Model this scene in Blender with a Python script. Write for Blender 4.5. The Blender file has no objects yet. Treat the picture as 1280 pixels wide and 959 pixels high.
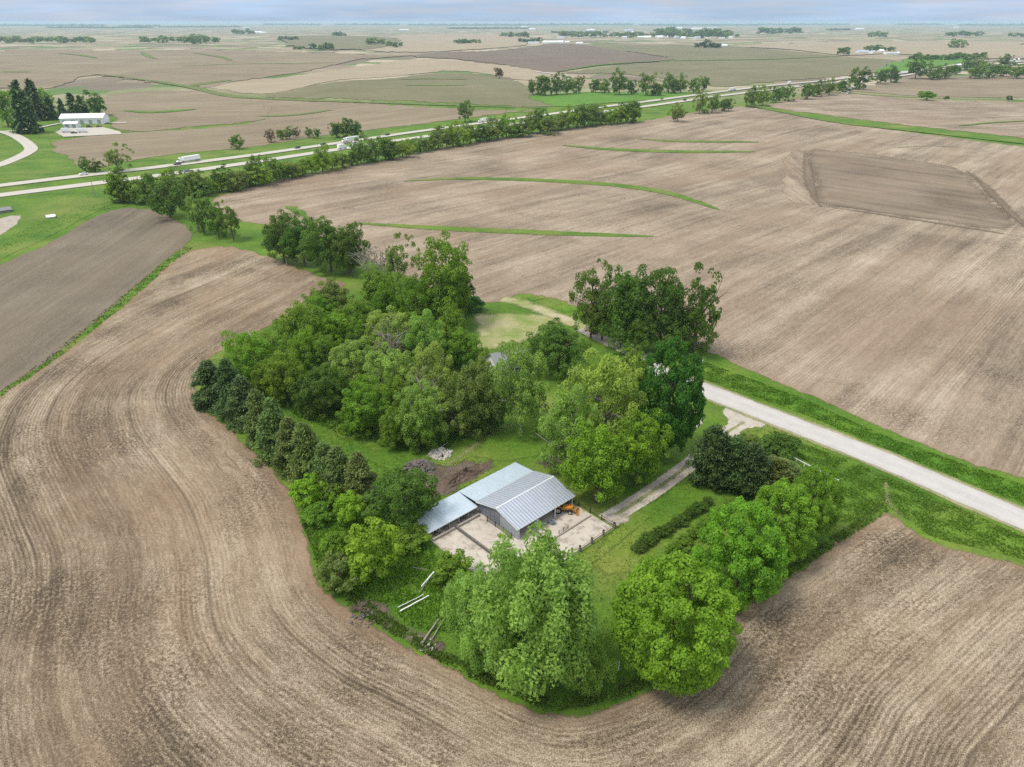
import bpy, bmesh, math, random
import numpy as np
from mathutils import Vector, Matrix
from mathutils.geometry import delaunay_2d_cdt

random.seed(7)
RNG = np.random.default_rng(11)
SC = bpy.context.scene
COL = SC.collection
F, PITCH, CAMH = 888.0, math.radians(27.0), 90.0
SP, CP = math.sin(PITCH), math.cos(PITCH)


# ------------------------------------------------------------------ terrain
def sstep(a, b, t):
    t = min(1.0, max(0.0, (t - a) / (b - a)))
    return t * t * (3 - 2 * t)


def H(x, y):
    """gently rolling farmland, flat round the farmstead and far away"""
    r = math.hypot(x, y - 40)
    k = sstep(260, 560, r) * (1 - sstep(1100, 2400, r))
    if k <= 0:
        return 0.0
    return k * (2.9 * math.sin(x / 105 + .5) * math.cos(y / 130 + .3) + 2.6 * math.sin(x / 230 + y / 170 + 1.3))


def ray(px, py, z):
    u = (px - 640) / F
    v = (py - 479.5) / F
    d = (CAMH - z) / max(1e-4, SP + v * CP)
    return u * d, d * (CP - v * SP), d


def G(px, py, up=0.0):
    """point of the land seen at a place in the photograph (first estimate of where a thing stands)"""
    z = up
    for _ in range(10):
        x, y, d = ray(px, py, z)
        z = H(x, y) + up
    return Vector((x, y, z))


# ------------------------------------------------------------------ object helpers
def tag(o, label=None, cat=None, group=None, kind=None):
    if label:
        o['label'] = label
    if cat:
        o['category'] = cat
    if group:
        o['group'] = group
    if kind:
        o['kind'] = kind
    return o


def empty(name, loc, rz=0.0):
    o = bpy.data.objects.new(name, None)
    o.empty_display_size = .5
    o.location = loc
    o.rotation_euler = (0, 0, rz)
    COL.objects.link(o)
    return o


def link(name, me, parent=None):
    o = bpy.data.objects.new(name, me)
    COL.objects.link(o)
    if parent:
        o.parent = parent
    return o


def copy_tree(o, parent=None):
    c = o.copy()
    COL.objects.link(c)
    if parent:
        c.parent = parent
    for ch in [q for q in o.children]:
        copy_tree(ch, c)
    return c


class MB:
    """collects boxes, tubes and polygons; build() makes ONE mesh object"""

    def __init__(s):
        s.v, s.f, s.m = [], [], []
        s.mi = 0

    def poly(s, pts):
        n = len(s.v)
        s.v += [tuple(p) for p in pts]
        s.f.append(tuple(range(n, n + len(pts))))
        s.m.append(s.mi)
        return s

    def hexa(s, p):
        n = len(s.v)
        s.v += [tuple(q) for q in p]
        for q in ((0, 3, 2, 1), (4, 5, 6, 7), (0, 1, 5, 4), (1, 2, 6, 5), (2, 3, 7, 6), (3, 0, 4, 7)):
            s.f.append(tuple(n + i for i in q))
            s.m.append(s.mi)
        return s

    def box(s, x0, x1, y0, y1, z0, z1):
        return s.hexa([(x0, y0, z0), (x1, y0, z0), (x1, y1, z0), (x0, y1, z0), (x0, y0, z1), (x1, y0, z1), (x1, y1, z1), (x0, y1, z1)])

    def taper(s, x0, x1, y0, y1, z0, z1, ix0=0, ix1=0, iy=0):
        return s.hexa([(x0, y0, z0), (x1, y0, z0), (x1, y1, z0), (x0, y1, z0), (x0 + ix0, y0 + iy, z1), (x1 - ix1, y0 + iy, z1), (x1 - ix1, y1 - iy, z1), (x0 + ix0, y1 - iy, z1)])

    def slab(s, quad, t):
        """quad of points thickened downwards"""
        q = [Vector(p) for p in quad]
        dn = Vector((0, 0, -t))
        return s.hexa([p + dn for p in q] + q)

    def tube(s, pts, rad, k=7, cap=True):
        pts = [Vector(p) for p in pts]
        rs = rad if hasattr(rad, '__len__') else [rad] * len(pts)
        n0 = len(s.v)
        for i, p in enumerate(pts):
            t = (pts[min(i + 1, len(pts) - 1)] - pts[max(i - 1, 0)]).normalized()
            a = t.cross(Vector((0, 0, 1)) if abs(t.z) < .9 else Vector((1, 0, 0))).normalized()
            b = t.cross(a)
            for j in range(k):
                w = 2 * math.pi * j / k
                s.v.append(tuple(p + (a * math.cos(w) + b * math.sin(w)) * rs[i]))
        for i in range(len(pts) - 1):
            for j in range(k):
                s.f.append((n0 + i * k + j, n0 + i * k + (j + 1) % k, n0 + (i + 1) * k + (j + 1) % k, n0 + (i + 1) * k + j))
                s.m.append(s.mi)
        if cap:
            s.f.append(tuple(n0 + j for j in range(k))); s.m.append(s.mi)
            e = n0 + (len(pts) - 1) * k
            s.f.append(tuple(e + j for j in reversed(range(k)))); s.m.append(s.mi)
        return s

    def mesh(s, name, mats):
        me = bpy.data.meshes.new(name)
        me.from_pydata(s.v, [], s.f)
        for m in (mats if isinstance(mats, (list, tuple)) else [mats]):
            me.materials.append(m)
        me.polygons.foreach_set('material_index', s.m)
        bm = bmesh.new(); bm.from_mesh(me)
        bmesh.ops.recalc_face_normals(bm, faces=bm.faces)
        bm.to_mesh(me); bm.free()
        return me

    def build(s, name, mats, parent=None):
        return link(name, s.mesh(name, mats), parent)


# ------------------------------------------------------------------ material helpers
class NT:
    def __init__(s, name, rough=.9, spec=.2):
        s.mat = bpy.data.materials.new(name)
        s.mat.use_nodes = True
        s.t = s.mat.node_tree
        s.b = s.t.nodes['Principled BSDF']
        s.b.inputs['Roughness'].default_value = rough
        s.b.inputs['Specular IOR Level'].default_value = spec

    def set(s, sock, v):
        if isinstance(v, bpy.types.NodeSocket):
            s.t.links.new(v, sock)
        elif isinstance(v, (tuple, list)) and sock.type == 'RGBA':
            sock.default_value = (v[0], v[1], v[2], 1)
        else:
            sock.default_value = v

    def n(s, typ, out=0, **kw):
        nd = s.t.nodes.new(typ)
        for k, v in kw.items():
            if hasattr(nd, k) and k not in ('Color', 'Scale'):
                setattr(nd, k, v)
            else:
                s.set(nd.inputs[int(k[1:]) if k[0] == 'i' and k[1:].isdigit() else k], v)
        return nd.outputs[out]

    def math(s, op, a, b=0.0, c=0.0, clamp=False):
        return s.n('ShaderNodeMath', operation=op, use_clamp=clamp, i0=a, i1=b, i2=c)

    def mix(s, f, a, b, mode='MIX'):
        nd = s.t.nodes.new('ShaderNodeMix')
        nd.data_type = 'RGBA'
        nd.blend_type = mode
        s.set(nd.inputs[0], f); s.set(nd.inputs[6], a); s.set(nd.inputs[7], b)
        return nd.outputs[2]

    def noise(s, vec, scale=1.0, detail=3.0, rough=.55):
        return s.n('ShaderNodeTexNoise', Vector=vec, Scale=float(scale), Detail=float(detail), Roughness=float(rough))

    def range(s, v, a, b, c=0.0, d=1.0):
        nd = s.t.nodes.new('ShaderNodeMapRange')
        s.set(nd.inputs[0], v)
        for i, q in enumerate((a, b, c, d)):
            nd.inputs[i + 1].default_value = q
        return nd.outputs[0]

    def xyz(s, x, y, z):
        return s.n('ShaderNodeCombineXYZ', i0=x, i1=y, i2=z)

    def pos(s):
        return s.n('ShaderNodeNewGeometry', out=0)

    def obj(s):
        return s.n('ShaderNodeTexCoord', out=3)

    def split(s, v):
        nd = s.t.nodes.new('ShaderNodeSeparateXYZ')
        s.set(nd.inputs[0], v)
        return nd.outputs

    def attr(s, name, out=1):
        nd = s.t.nodes.new('ShaderNodeAttribute')
        nd.attribute_name = name
        return nd.outputs[out]

    def scale(s, v, x, y=None, z=None):
        y = x if y is None else y
        z = x if z is None else z
        return s.n('ShaderNodeVectorMath', operation='MULTIPLY', i0=v, i1=(x, y, z))

    def color(s, c):
        s.set(s.b.inputs['Base Color'], c)
        return s

    def bump(s, h, strength, dist):
        nd = s.t.nodes.new('ShaderNodeBump')
        nd.inputs['Strength'].default_value = strength
        nd.inputs['Distance'].default_value = dist
        s.set(nd.inputs['Height'], h)
        s.t.links.new(nd.outputs[0], s.b.inputs['Normal'])
        return s


def plain(name, c, rough=.7, spec=.3, metal=0.0, var=.12, sc=1.5):
    m = NT(name, rough, spec)
    n = m.noise(m.obj(), sc, 4, .6)
    m.color(m.mix(1.0, c, m.mix(n, (1 - 2 * var,) * 3, (1 + var,) * 3), 'MULTIPLY'))
    m.b.inputs['Metallic'].default_value = metal
    return m.mat


def soften(m, e, mid, w):
    """the margin of a patch thins out raggedly over the land below it"""
    n2 = m.noise(m.scale(m.pos(), 1.3), 1, 3, .7)
    t = m.math('ADD', e, m.math('MULTIPLY', m.math('SUBTRACT', mid, .5), w * 1.6))
    t = m.math('ADD', t, m.math('MULTIPLY', m.math('SUBTRACT', n2, .5), min(w, 1.6) * 1.2))
    m.set(m.b.inputs['Alpha'], m.range(t, w * .15, w * .85))


def soil(name, dark, mid, light, patch, streak=1.0, pitch=.76, track=.5, patchsize=70., contrast=1.0, soft=.8):
    m = NT(name, .95, .1)
    rc = m.split(m.attr('rowc'))
    d, e = rc[0], rc[2]
    P = m.pos()
    xy = m.split(P)
    along_ = lambda a_, b_: m.xyz(m.math('MULTIPLY', dd, a_), m.math('MULTIPLY', xy[0], b_), m.math('MULTIPLY', xy[1], b_))
    warp = m.math('MULTIPLY', m.math('SUBTRACT', m.noise(m.scale(P, .05), 1, 1), .5), .8)
    dd = m.math('ADD', d, warp)
    mid_s = m.noise(m.scale(P, 1.1), 1, 2, .6)
    mid_n = m.noise(m.scale(P, .22), 1, 4, .65)
    fine = m.noise(along_(1.0 / pitch, .3), 1, 5, .8)
    furrow = m.noise(along_(.55, .022), 1, 4, .7)
    band = m.noise(along_(.12, .008), 1, 4, .6)
    big = m.noise(m.scale(P, 1.0 / patchsize), 1, 5, .6)
    grain = m.noise(m.scale(P, 5.2), 1, 2, .8)
    clod = m.noise(m.scale(P, 1.6), 1, 3, .8)
    wave = m.math('SINE', m.math('MULTIPLY', m.math('ADD', dd, m.math('MULTIPLY', mid_s, .12)), 2 * math.pi / pitch))
    wmask = m.range(m.noise(along_(.10, .012), 1, 3, .6), .40, .62, .15, 1)
    cmask = m.range(m.noise(m.n('ShaderNodeVectorMath', operation='ADD', i0=m.scale(P, 1.6 / patchsize), i1=(7.7, 2.1, 0)), 1, 4, .6), .48, .66)
    c5 = lambda v, k: m.math('MULTIPLY', m.math('SUBTRACT', v, .5), k)
    f = m.math('ADD', c5(fine, .9 * streak), m.math('MULTIPLY', c5(furrow, .95 * streak), m.math('ADD', m.math('MULTIPLY', wmask, .75), .3)))
    f = m.math('ADD', f, c5(band, 1.0))
    f = m.math('ADD', f, m.math('MULTIPLY', m.math('MULTIPLY', wave, wmask), .11 * streak))
    f = m.math('ADD', f, c5(big, 1.15))
    f = m.math('ADD', f, c5(grain, 1.9))
    f = m.math('ADD', f, m.math('MULTIPLY', c5(clod, 2.6), m.math('ADD', m.math('MULTIPLY', cmask, .75), .25)))
    f = m.math('SUBTRACT', f, m.math('MULTIPLY', cmask, .13))
    f = m.math('ADD', m.math('MULTIPLY', f, contrast), .5)
    ramp = m.t.nodes.new('ShaderNodeValToRGB')
    el = ramp.color_ramp.elements
    el[0].position = .05; el[0].color = (*dark, 1)
    el[1].position = .95; el[1].color = (*light, 1)
    q = el.new(.5); q.color = (*mid, 1)
    m.set(ramp.inputs[0], f)
    c = ramp.outputs[0]
    # browner soil where the residue is thin
    pk = m.range(m.noise(m.n('ShaderNodeVectorMath', operation='ADD', i0=along_(.03, .011), i1=(3.7, 1.1, 0)), 1, 4, .62), .46, .66)
    c = m.mix(m.math('MULTIPLY', pk, .55), c, patch, 'MIX')
    c = m.mix(m.math('MULTIPLY', pk, .6), c, m.mix(m.math('ADD', m.math('MULTIPLY', fine, .5), m.math('MULTIPLY', furrow, .5)), (.6,) * 3, (1.42,) * 3), 'MULTIPLY')
    # wheel tracks
    sw = m.math('ABSOLUTE', m.math('SINE', m.math('MULTIPLY', dd, math.pi / 9.2)))
    tr = m.range(sw, .0, .13, 1, 0)
    tm = m.range(m.noise(along_(.09, .012), 1, 2), .5, .58)
    c = m.mix(m.math('MULTIPLY', m.math('MULTIPLY', tr, tm), track), c, dark)
    # headland soil along the margin
    en = m.math('ADD', e, c5(mid_n, 6))
    c = m.mix(m.range(en, .2, 3.4, .6, 0), c, patch)
    m.color(c)
    m.bump(m.math('ADD', fine, clod), .4, .12)
    if soft:
        soften(m, e, mid_n, soft)
    return m.mat


def grass_mat(name, a, b, dry, dryness=.3, sc=1.0, far=False, soft=0):
    m = NT(name, .9, .15)
    P = m.pos()
    n1 = m.noise(m.scale(P, .05 * sc), 1, 5, .62)
    n2 = m.noise(m.scale(P, .9 * sc), 1, 4, .7)
    n3 = m.noise(m.n('ShaderNodeVectorMath', operation='ADD', i0=m.scale(P, .028 * sc), i1=(9., 4., 0)), 1, 4, .6)
    n4 = m.noise(m.scale(P, 3.2), 1, 2, .7)
    c = m.mix(m.range(n1, .36, .64), a, b)
    c = m.mix(m.math('MULTIPLY', m.range(n3, .5, .68), dryness), c, dry)
    c = m.mix(1.0, c, m.mix(n2, (.42,) * 3, (1.55,) * 3), 'MULTIPLY')
    c = m.mix(.7, c, m.mix(n4, (.62,) * 3, (1.38,) * 3), 'MULTIPLY')
    if far:   # farther out the land is a patchwork of fields
        r = m.n('ShaderNodeVectorMath', out=1, operation='LENGTH', i0=m.scale(P, 1, 1, 0))
        w = m.n('ShaderNodeVectorMath', operation='ADD', i0=P, i1=m.scale(m.n('ShaderNodeTexNoise', out=1, Vector=m.scale(P, .003), Scale=1.0, Detail=2.0), 160., 160., 0))
        vo = m.t.nodes.new('ShaderNodeTexVoronoi')
        vo.distance = 'CHEBYCHEV'
        m.set(vo.inputs['Vector'], m.scale(w, 1 / 520., 1 / 640., 0))
        cr = m.t.nodes.new('ShaderNodeValToRGB')
        cr.color_ramp.interpolation = 'CONSTANT'
        el = cr.color_ramp.elements
        el[0].position = 0; el[0].color = (.28, .235, .155, 1)
        el[1].position = .3; el[1].color = (.235, .19, .135, 1)
        for p_, q_ in ((.48, (.19, .2, .1, 1)), (.58, (.1, .16, .045, 1)), (.7, (.36, .31, .215, 1)), (.86, (.17, .14, .1, 1))):
            k = el.new(p_); k.color = q_
        m.set(cr.inputs[0], m.split(vo.outputs['Color'])[0])
        fc = m.mix(1.0, cr.outputs[0], m.mix(m.noise(m.scale(P, .006), 1, 4, .6), (.7,) * 3, (1.3,) * 3), 'MULTIPLY')
        c = m.mix(m.range(r, 900, 1300), c, fc)
    m.color(c)
    if soft:
        soften(m, m.split(m.attr('rowc'))[2], n1, soft)
    m.bump(m.math('ADD', n2, n4), .4, .25)
    return m.mat


# soils
M = {}
M['soil_near'] = soil('tilled_soil_with_straw', (.062, .047, .032), (.21, .162, .109), (.425, .36, .262), (.225, .153, .095), 1.0, .8, .6, 42, 1.05)
M['soil_left'] = soil('grey_planted_soil', (.09, .077, .056), (.158, .133, .098), (.25, .215, .16), (.17, .135, .09), .8, .8, .25, 60, .8)
M['soil_wide'] = soil('tilled_soil_wide', (.095, .074, .052), (.25, .198, .142), (.43, .362, .272), (.235, .168, .113), 1.0, 1.0, .35, 60, .9)
M['soil_dark'] = soil('freshly_turned_soil', (.09, .07, .05), (.192, .15, .106), (.31, .252, .183), (.2, .146, .1), .8, .9, .3, 60, .8, 9)
M['soil_pale'] = soil('pale_residue_field', (.23, .19, .128), (.3, .25, .172), (.37, .315, .225), (.27, .22, .15), .5, 1.5, .15, 160, .7)
M['soil_mid'] = soil('distant_tilled_soil', (.14, .114, .074), (.222, .18, .12), (.3, .25, .172), (.185, .145, .095), .7, 1.5, .2, 150, .8)
M['soil_green'] = soil('emerging_crop_field', (.11, .105, .056), (.168, .152, .088), (.225, .2, .122), (.13, .14, .066), .6, 1.5, .2, 170, .8)
M['soil_brown'] = soil('dark_far_soil', (.105, .085, .066), (.15, .12, .09), (.2, .16, .12), (.165, .125, .092), .4, 1.5, .1, 170, .8)
M['dirt'] = soil('bare_dirt', (.055, .043, .034), (.135, .106, .083), (.235, .19, .15), (.115, .088, .07), .8, .6, 0, 9, 1.2, 1.6)
M['heap'] = soil('heaped_soil', (.055, .04, .03), (.125, .092, .068), (.22, .17, .125), (.10, .07, .055), .8, .6, 0, 9, 1.2, 0)
M['ground'] = grass_mat('meadow_grass', (.058, .128, .013), (.108, .188, .02), (.195, .21, .052), .65, far=True)
M['lawn'] = grass_mat('lawn_grass', (.066, .142, .014), (.112, .196, .021), (.2, .21, .05), .8, soft=1.2)
M['far_lawn'] = grass_mat('distant_lawn_grass', (.075, .175, .022), (.1, .21, .026), (.14, .2, .04), .3, soft=3)
M['faint'] = grass_mat('faint_waterway_grass', (.1, .14, .038), (.13, .165, .05), (.2, .19, .08), .6, soft=4)
M['strip'] = grass_mat('waterway_grass', (.062, .135, .015), (.115, .185, .024), (.2, .21, .06), .5, soft=1.2)
M['verge'] = grass_mat('verge_grass', (.052, .135, .011), (.092, .19, .015), (.17, .2, .038), .55, soft=1)
M['worn'] = grass_mat('worn_pale_grass', (.17, .205, .07), (.27, .255, .13), (.34, .29, .185), .8, 1.6, soft=1.0)
M['gravel_worn'] = grass_mat('thin_grass_on_gravel', (.17, .225, .055), (.32, .30, .15), (.42, .36, .24), .9, 2.4, soft=3.0)
M['furrow'] = soil('dark_furrow_soil', (.11, .086, .06), (.168, .13, .09), (.225, .18, .128), (.168, .126, .086), .6, .9, 0, 40, .8, 3.5)


def paved(name, c, var=.12, soft=0, stain=.35, sc=1.0, ruts=0):
    m = NT(name, .9, .2)
    P = m.pos()
    n1 = m.noise(m.scale(P, .22 * sc), 1, 5, .65)
    n2 = m.noise(m.scale(P, 2.4 * sc), 1, 3, .7)
    col = m.mix(1.0, c, m.mix(n1, (1 - 2 * var,) * 3, (1 + 2 * var,) * 3), 'MULTIPLY')
    col = m.mix(1.0, col, m.mix(n2, (.86,) * 3, (1.14,) * 3), 'MULTIPLY')
    st = m.range(m.noise(m.n('ShaderNodeVectorMath', operation='ADD', i0=m.scale(P, .35 * sc), i1=(5, 1, 2)), 1, 5, .7), .5, .64)
    col = m.mix(m.math('MULTIPLY', st, stain), col, (c[0] * .5, c[1] * .46, c[2] * .42))
    if soft or ruts:
        rc = m.split(m.attr('rowc'))
        if ruts:    # paler wheel paths, dusty edges
            k = m.range(m.math('ABSOLUTE', m.math('SUBTRACT', m.math('ABSOLUTE', rc[0]), ruts)), 0, .9, 1, 0)
            col = m.mix(m.math('MULTIPLY', k, .35), col, (c[0] * 1.18, c[1] * 1.18, c[2] * 1.2))
            col = m.mix(m.range(m.math('ADD', rc[2], m.math('MULTIPLY', m.math('SUBTRACT', n1, .5), 1.5)), 0, 1.1, .6, 0), col, (c[0] * .72, c[1] * .68, c[2] * .58))
        if soft:
            soften(m, rc[2], n1, soft)
    m.color(col)
    return m.mat


M['road'] = paved('pale_asphalt', (.42, .40, .375), .08, stain=.12, ruts=1.7, soft=.5)
M['highway'] = paved('highway_concrete', (.43, .40, .35), .06, stain=.08, sc=.4, ruts=2.6)
M['yard'] = paved('cattle_yard_concrete', (.45, .405, .345), .14, stain=.75, sc=1.4)
M['gravel'] = paved('gravel', (.35, .31, .255), .16, stain=.45, sc=1.5, soft=.8)
M['track'] = paved('wheel_worn_gravel', (.40, .36, .305), .2, stain=.3, sc=1.5, soft=.35)
M['lot'] = paved('pale_gravel_lot', (.43, .40, .345), .1, stain=.2, soft=.8)


def roofmetal(name, c, metal, rough):
    m = NT(name, rough, .5)
    P = m.obj()
    n = m.noise(m.scale(P, .5, .5, .5), 1, 4, .6)
    n2 = m.noise(m.scale(P, 3.5, .35, 1), 1, 3, .6)
    col = m.mix(1.0, c, m.mix(n, (.86,) * 3, (1.1,) * 3), 'MULTIPLY')
    col = m.mix(m.range(n2, .56, .74, 0, .55), col, (c[0] * .7, c[1] * .64, c[2] * .58))
    m.color(col)
    m.b.inputs['Metallic'].default_value = metal
    return m.mat


M['roof_new'] = roofmetal('pale_blue_roof_sheet', (.47, .555, .62), .25, .42)
M['roof_rib'] = roofmetal('galvanised_roof_sheet', (.52, .56, .62), .45, .4)
M['roof_rib_dark'] = roofmetal('galvanised_rib', (.32, .355, .42), .4, .5)
M['wall_metal'] = roofmetal('grey_wall_sheet', (.36, .39, .43), .3, .5)
M['white_metal'] = plain('white_sheet', (.78, .79, .8), .5, .4, var=.05)
M['trim'] = plain('bright_trim', (.72, .75, .78), .45, .4, .2, .06)
M['timber'] = plain('dark_weathered_post', (.05, .042, .036), .9, .1, var=.2, sc=6)
M['timber_light'] = plain('weathered_board', (.36, .32, .27), .9, .1, var=.2, sc=4)
M['white_paint'] = plain('white_paint', (.8, .8, .78), .6, .3, var=.06)
M['grey_wood'] = plain('grey_bare_wood', (.3, .27, .235), .95, .1, var=.2, sc=4)
M['bark'] = plain('bark', (.13, .105, .08), .95, .1, var=.25, sc=5)
M['bark_pale'] = plain('pale_bark', (.34, .315, .28), .95, .1, var=.22, sc=5)
M['dark_gap'] = plain('dark_interior_boards', (.06, .055, .05), .95, .1, var=.2)
M['shingle'] = plain('grey_shingles', (.24, .245, .255), .9, .2, var=.15, sc=3)
M['siding'] = plain('white_siding', (.72, .72, .70), .7, .3, var=.06)
M['glass'] = plain('window_glass', (.03, .035, .045), .12, .6, var=.05)
M['tyre'] = plain('tyre_rubber', (.02, .02, .02), .85, .2)
M['rim'] = plain('wheel_rim', (.55, .5, .4), .5, .5, .3)
M['orange'] = plain('orange_machine_paint', (.55, .235, .035), .5, .4, var=.15)
M['red'] = plain('faded_red_paint', (.30, .03, .035), .6, .3, var=.2)
M['bluegrey'] = plain('blue_grey_plastic', (.2, .26, .3), .6, .4)
M['steel'] = plain('dark_gate_steel', (.13, .12, .115), .6, .4, .4)
M['rubble'] = plain('broken_concrete', (.5, .47, .42), .95, .1, var=.25, sc=2)
M['rubble_dark'] = plain('dark_rubble', (.16, .145, .13), .95, .1, var=.3, sc=2)
M['brush'] = plain('dead_brush', (.2, .155, .115), .95, .1, var=.3, sc=2)
M['brush_tan'] = plain('dry_branches', (.33, .24, .15), .95, .1, var=.25, sc=2)


def car_paint():
    m = NT('car_paint', .35, .5)
    m.color(m.n('ShaderNodeObjectInfo', out=1))
    return m.mat


M['paint'] = car_paint()


def leaf_mat(name, trans=.35):
    m = NT(name, .6, .25)
    c = m.n('ShaderNodeObjectInfo', out=1)
    t = m.attr('tint', 2)
    r = m.n('ShaderNodeObjectInfo', out=5)
    c = m.mix(1.0, c, m.mix(t, (.62, .66, .6), (1.36, 1.28, 1.25)), 'MULTIPLY')
    c = m.mix(1.0, c, m.mix(r, (.9, .95, .9), (1.1, 1.05, 1.1)), 'MULTIPLY')
    m.color(c)
    tr = m.t.nodes.new('ShaderNodeBsdfTranslucent')
    m.set(tr.inputs[0], m.mix(1.0, c, (1.2, 1.25, .7), 'MULTIPLY'))
    mx = m.t.nodes.new('ShaderNodeMixShader')
    mx.inputs[0].default_value = trans
    m.t.links.new(m.b.outputs[0], mx.inputs[1])
    m.t.links.new(tr.outputs[0], mx.inputs[2])
    m.t.links.new(mx.outputs[0], m.t.nodes['Material Output'].inputs[0])
    return m.mat


M['leaf'] = leaf_mat('leaves', .46)
M['needle'] = leaf_mat('needles', .12)


# ------------------------------------------------------------------ land sheets
def catmull(pts, step, closed):
    out = []
    n = len(pts)
    P = [np.array(p, float) for p in pts]
    rng = range(n if closed else n - 1)
    for i in rng:
        p0 = P[(i - 1) % n] if (closed or i > 0) else P[i]
        p1, p2 = P[i], P[(i + 1) % n]
        p3 = P[(i + 2) % n] if (closed or i + 2 < n) else p2
        k = max(1, int(np.linalg.norm(p2 - p1) / step))
        for j in range(k):
            t = j / k
            # chord-limited tangents keep the curve from overshooting long spans
            L = np.linalg.norm(p2 - p1)
            m1 = (p2 - p0); m2 = (p3 - p1)
            l1, l2 = np.linalg.norm(m1), np.linalg.norm(m2)
            m1 = m1 / l1 * min(l1 * .5, L) if l1 > 0 else m1
            m2 = m2 / l2 * min(l2 * .5, L) if l2 > 0 else m2
            h = (2 * t**3 - 3 * t**2 + 1) * p1 + (t**3 - 2 * t**2 + t) * m1 + (-2 * t**3 + 3 * t**2) * p2 + (t**3 - t**2) * m2
            out.append(h)
    if not closed:
        out.append(P[-1])
    return out


def seg_dist(Q, A, B):
    """distance of points Q (n,2) to the polyline segments A->B, chunked"""
    out = np.empty(len(Q))
    AB = B - A
    L = np.maximum((AB**2).sum(1), 1e-9)
    for k in range(0, len(Q), 400):
        q = Q[k:k + 400, None, :]
        t = np.clip(((q - A[None]) * AB[None]).sum(2) / L[None], 0, 1)
        d = q - (A[None] + t[..., None] * AB[None])
        out[k:k + 400] = np.sqrt((d**2).sum(2).min(1))
    return out


def inside(Q, poly):
    x, y = Q[:, 0], Q[:, 1]
    r = np.zeros(len(Q), bool)
    n = len(poly)
    for i in range(n):
        x1, y1 = poly[i]; x2, y2 = poly[(i + 1) % n]
        if y1 == y2:
            continue
        c = ((y1 > y) != (y2 > y)) & (x < (x2 - x1) * (y - y1) / (y2 - y1) + x1)
        r ^= c
    return r


def lift(x, y, layer):
    r = math.hypot(x, y)
    return layer * .022 * (1 + (r / 300) ** 1.6)


_lay = [0]


def layer_of(layer):
    """no two sheets lie in one plane"""
    _lay[0] += 1
    return layer + (_lay[0] % 13) * .06


def cdt_mesh(name, poly, inner, layer, mat, rowf, kind_h=None):
    pts = [Vector((p[0], p[1])) for p in poly] + [Vector((p[0], p[1])) for p in inner]
    n = len(poly)
    vs, es, fs, *_ = delaunay_2d_cdt(pts, [], [list(range(n))], 1, 1e-4)
    V = np.array([(v.x, v.y) for v in vs])
    Z = [H(x, y) + lift(x, y, layer) for x, y in V]
    me = bpy.data.meshes.new(name)
    me.from_pydata([(V[i, 0], V[i, 1], Z[i]) for i in range(len(V))], [], [tuple(f) for f in fs])
    A = np.array(poly); B = np.roll(A, -1, 0)
    e = seg_dist(V, A, B)
    d = rowf(V)
    at = me.attributes.new('rowc', 'FLOAT_VECTOR', 'POINT')
    at.data.foreach_set('vector', np.stack([d, np.zeros(len(V)), e], 1).astype(np.float32).ravel())
    me.materials.append(mat)
    # upward normals
    bm = bmesh.new(); bm.from_mesh(me)
    for f in bm.faces:
        if f.normal.z < 0:
            f.normal_flip()
        f.smooth = True
    bm.to_mesh(me); bm.free()
    return me


def along(dx, dy):
    """row coordinate for rows running in direction (dx, dy)"""
    L = math.hypot(dx, dy)
    nx, ny = -dy / L, dx / L
    return lambda V: V[:, 0] * nx + V[:, 1] * ny


def sheet(name, px, mat, layer=1, label=None, cat='field', rowf=None, jit=.5, smooth=True, step=4):
    layer = layer_of(layer)
    ring = catmull(px, step, True) if smooth else [np.array(p, float) for p in px]
    poly = []
    for i, p in enumerate(ring):
        g = G(p[0], max(p[1], 29.0))
        r = math.hypot(g.x, g.y)
        j = jit * (1 + r / 400)
        poly.append((g.x + random.uniform(-j, j), g.y + random.uniform(-j, j) * (1 + r / 300)))
    xs = [p[0] for p in ring]; ys = [max(29, p[1]) for p in ring]
    inner = []
    y = min(ys) + 1.5
    while y < max(ys):
        dx = 9 if y < 330 else 13
        x = min(xs) + random.random() * dx
        while x < max(xs):
            g = G(x + random.uniform(-2, 2), y + random.uniform(-.4, .4))
            inner.append((g.x, g.y))
            x += dx
        y += 1.5 if y < 160 else 3 if y < 330 else 12
    if inner:
        q = np.array(inner)
        ok = inside(q, poly)
        q = q[ok]
        if len(q):
            A = np.array(poly); dd = seg_dist(q, A, np.roll(A, -1, 0))
            q = q[dd > .25]
        inner = q.tolist()
    me = cdt_mesh(name, poly, inner, layer, mat, rowf or along(.68, .73))
    o = link(name, me)
    tag(o, label or name.replace('_', ' '), cat, None, 'structure')
    return o


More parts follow.
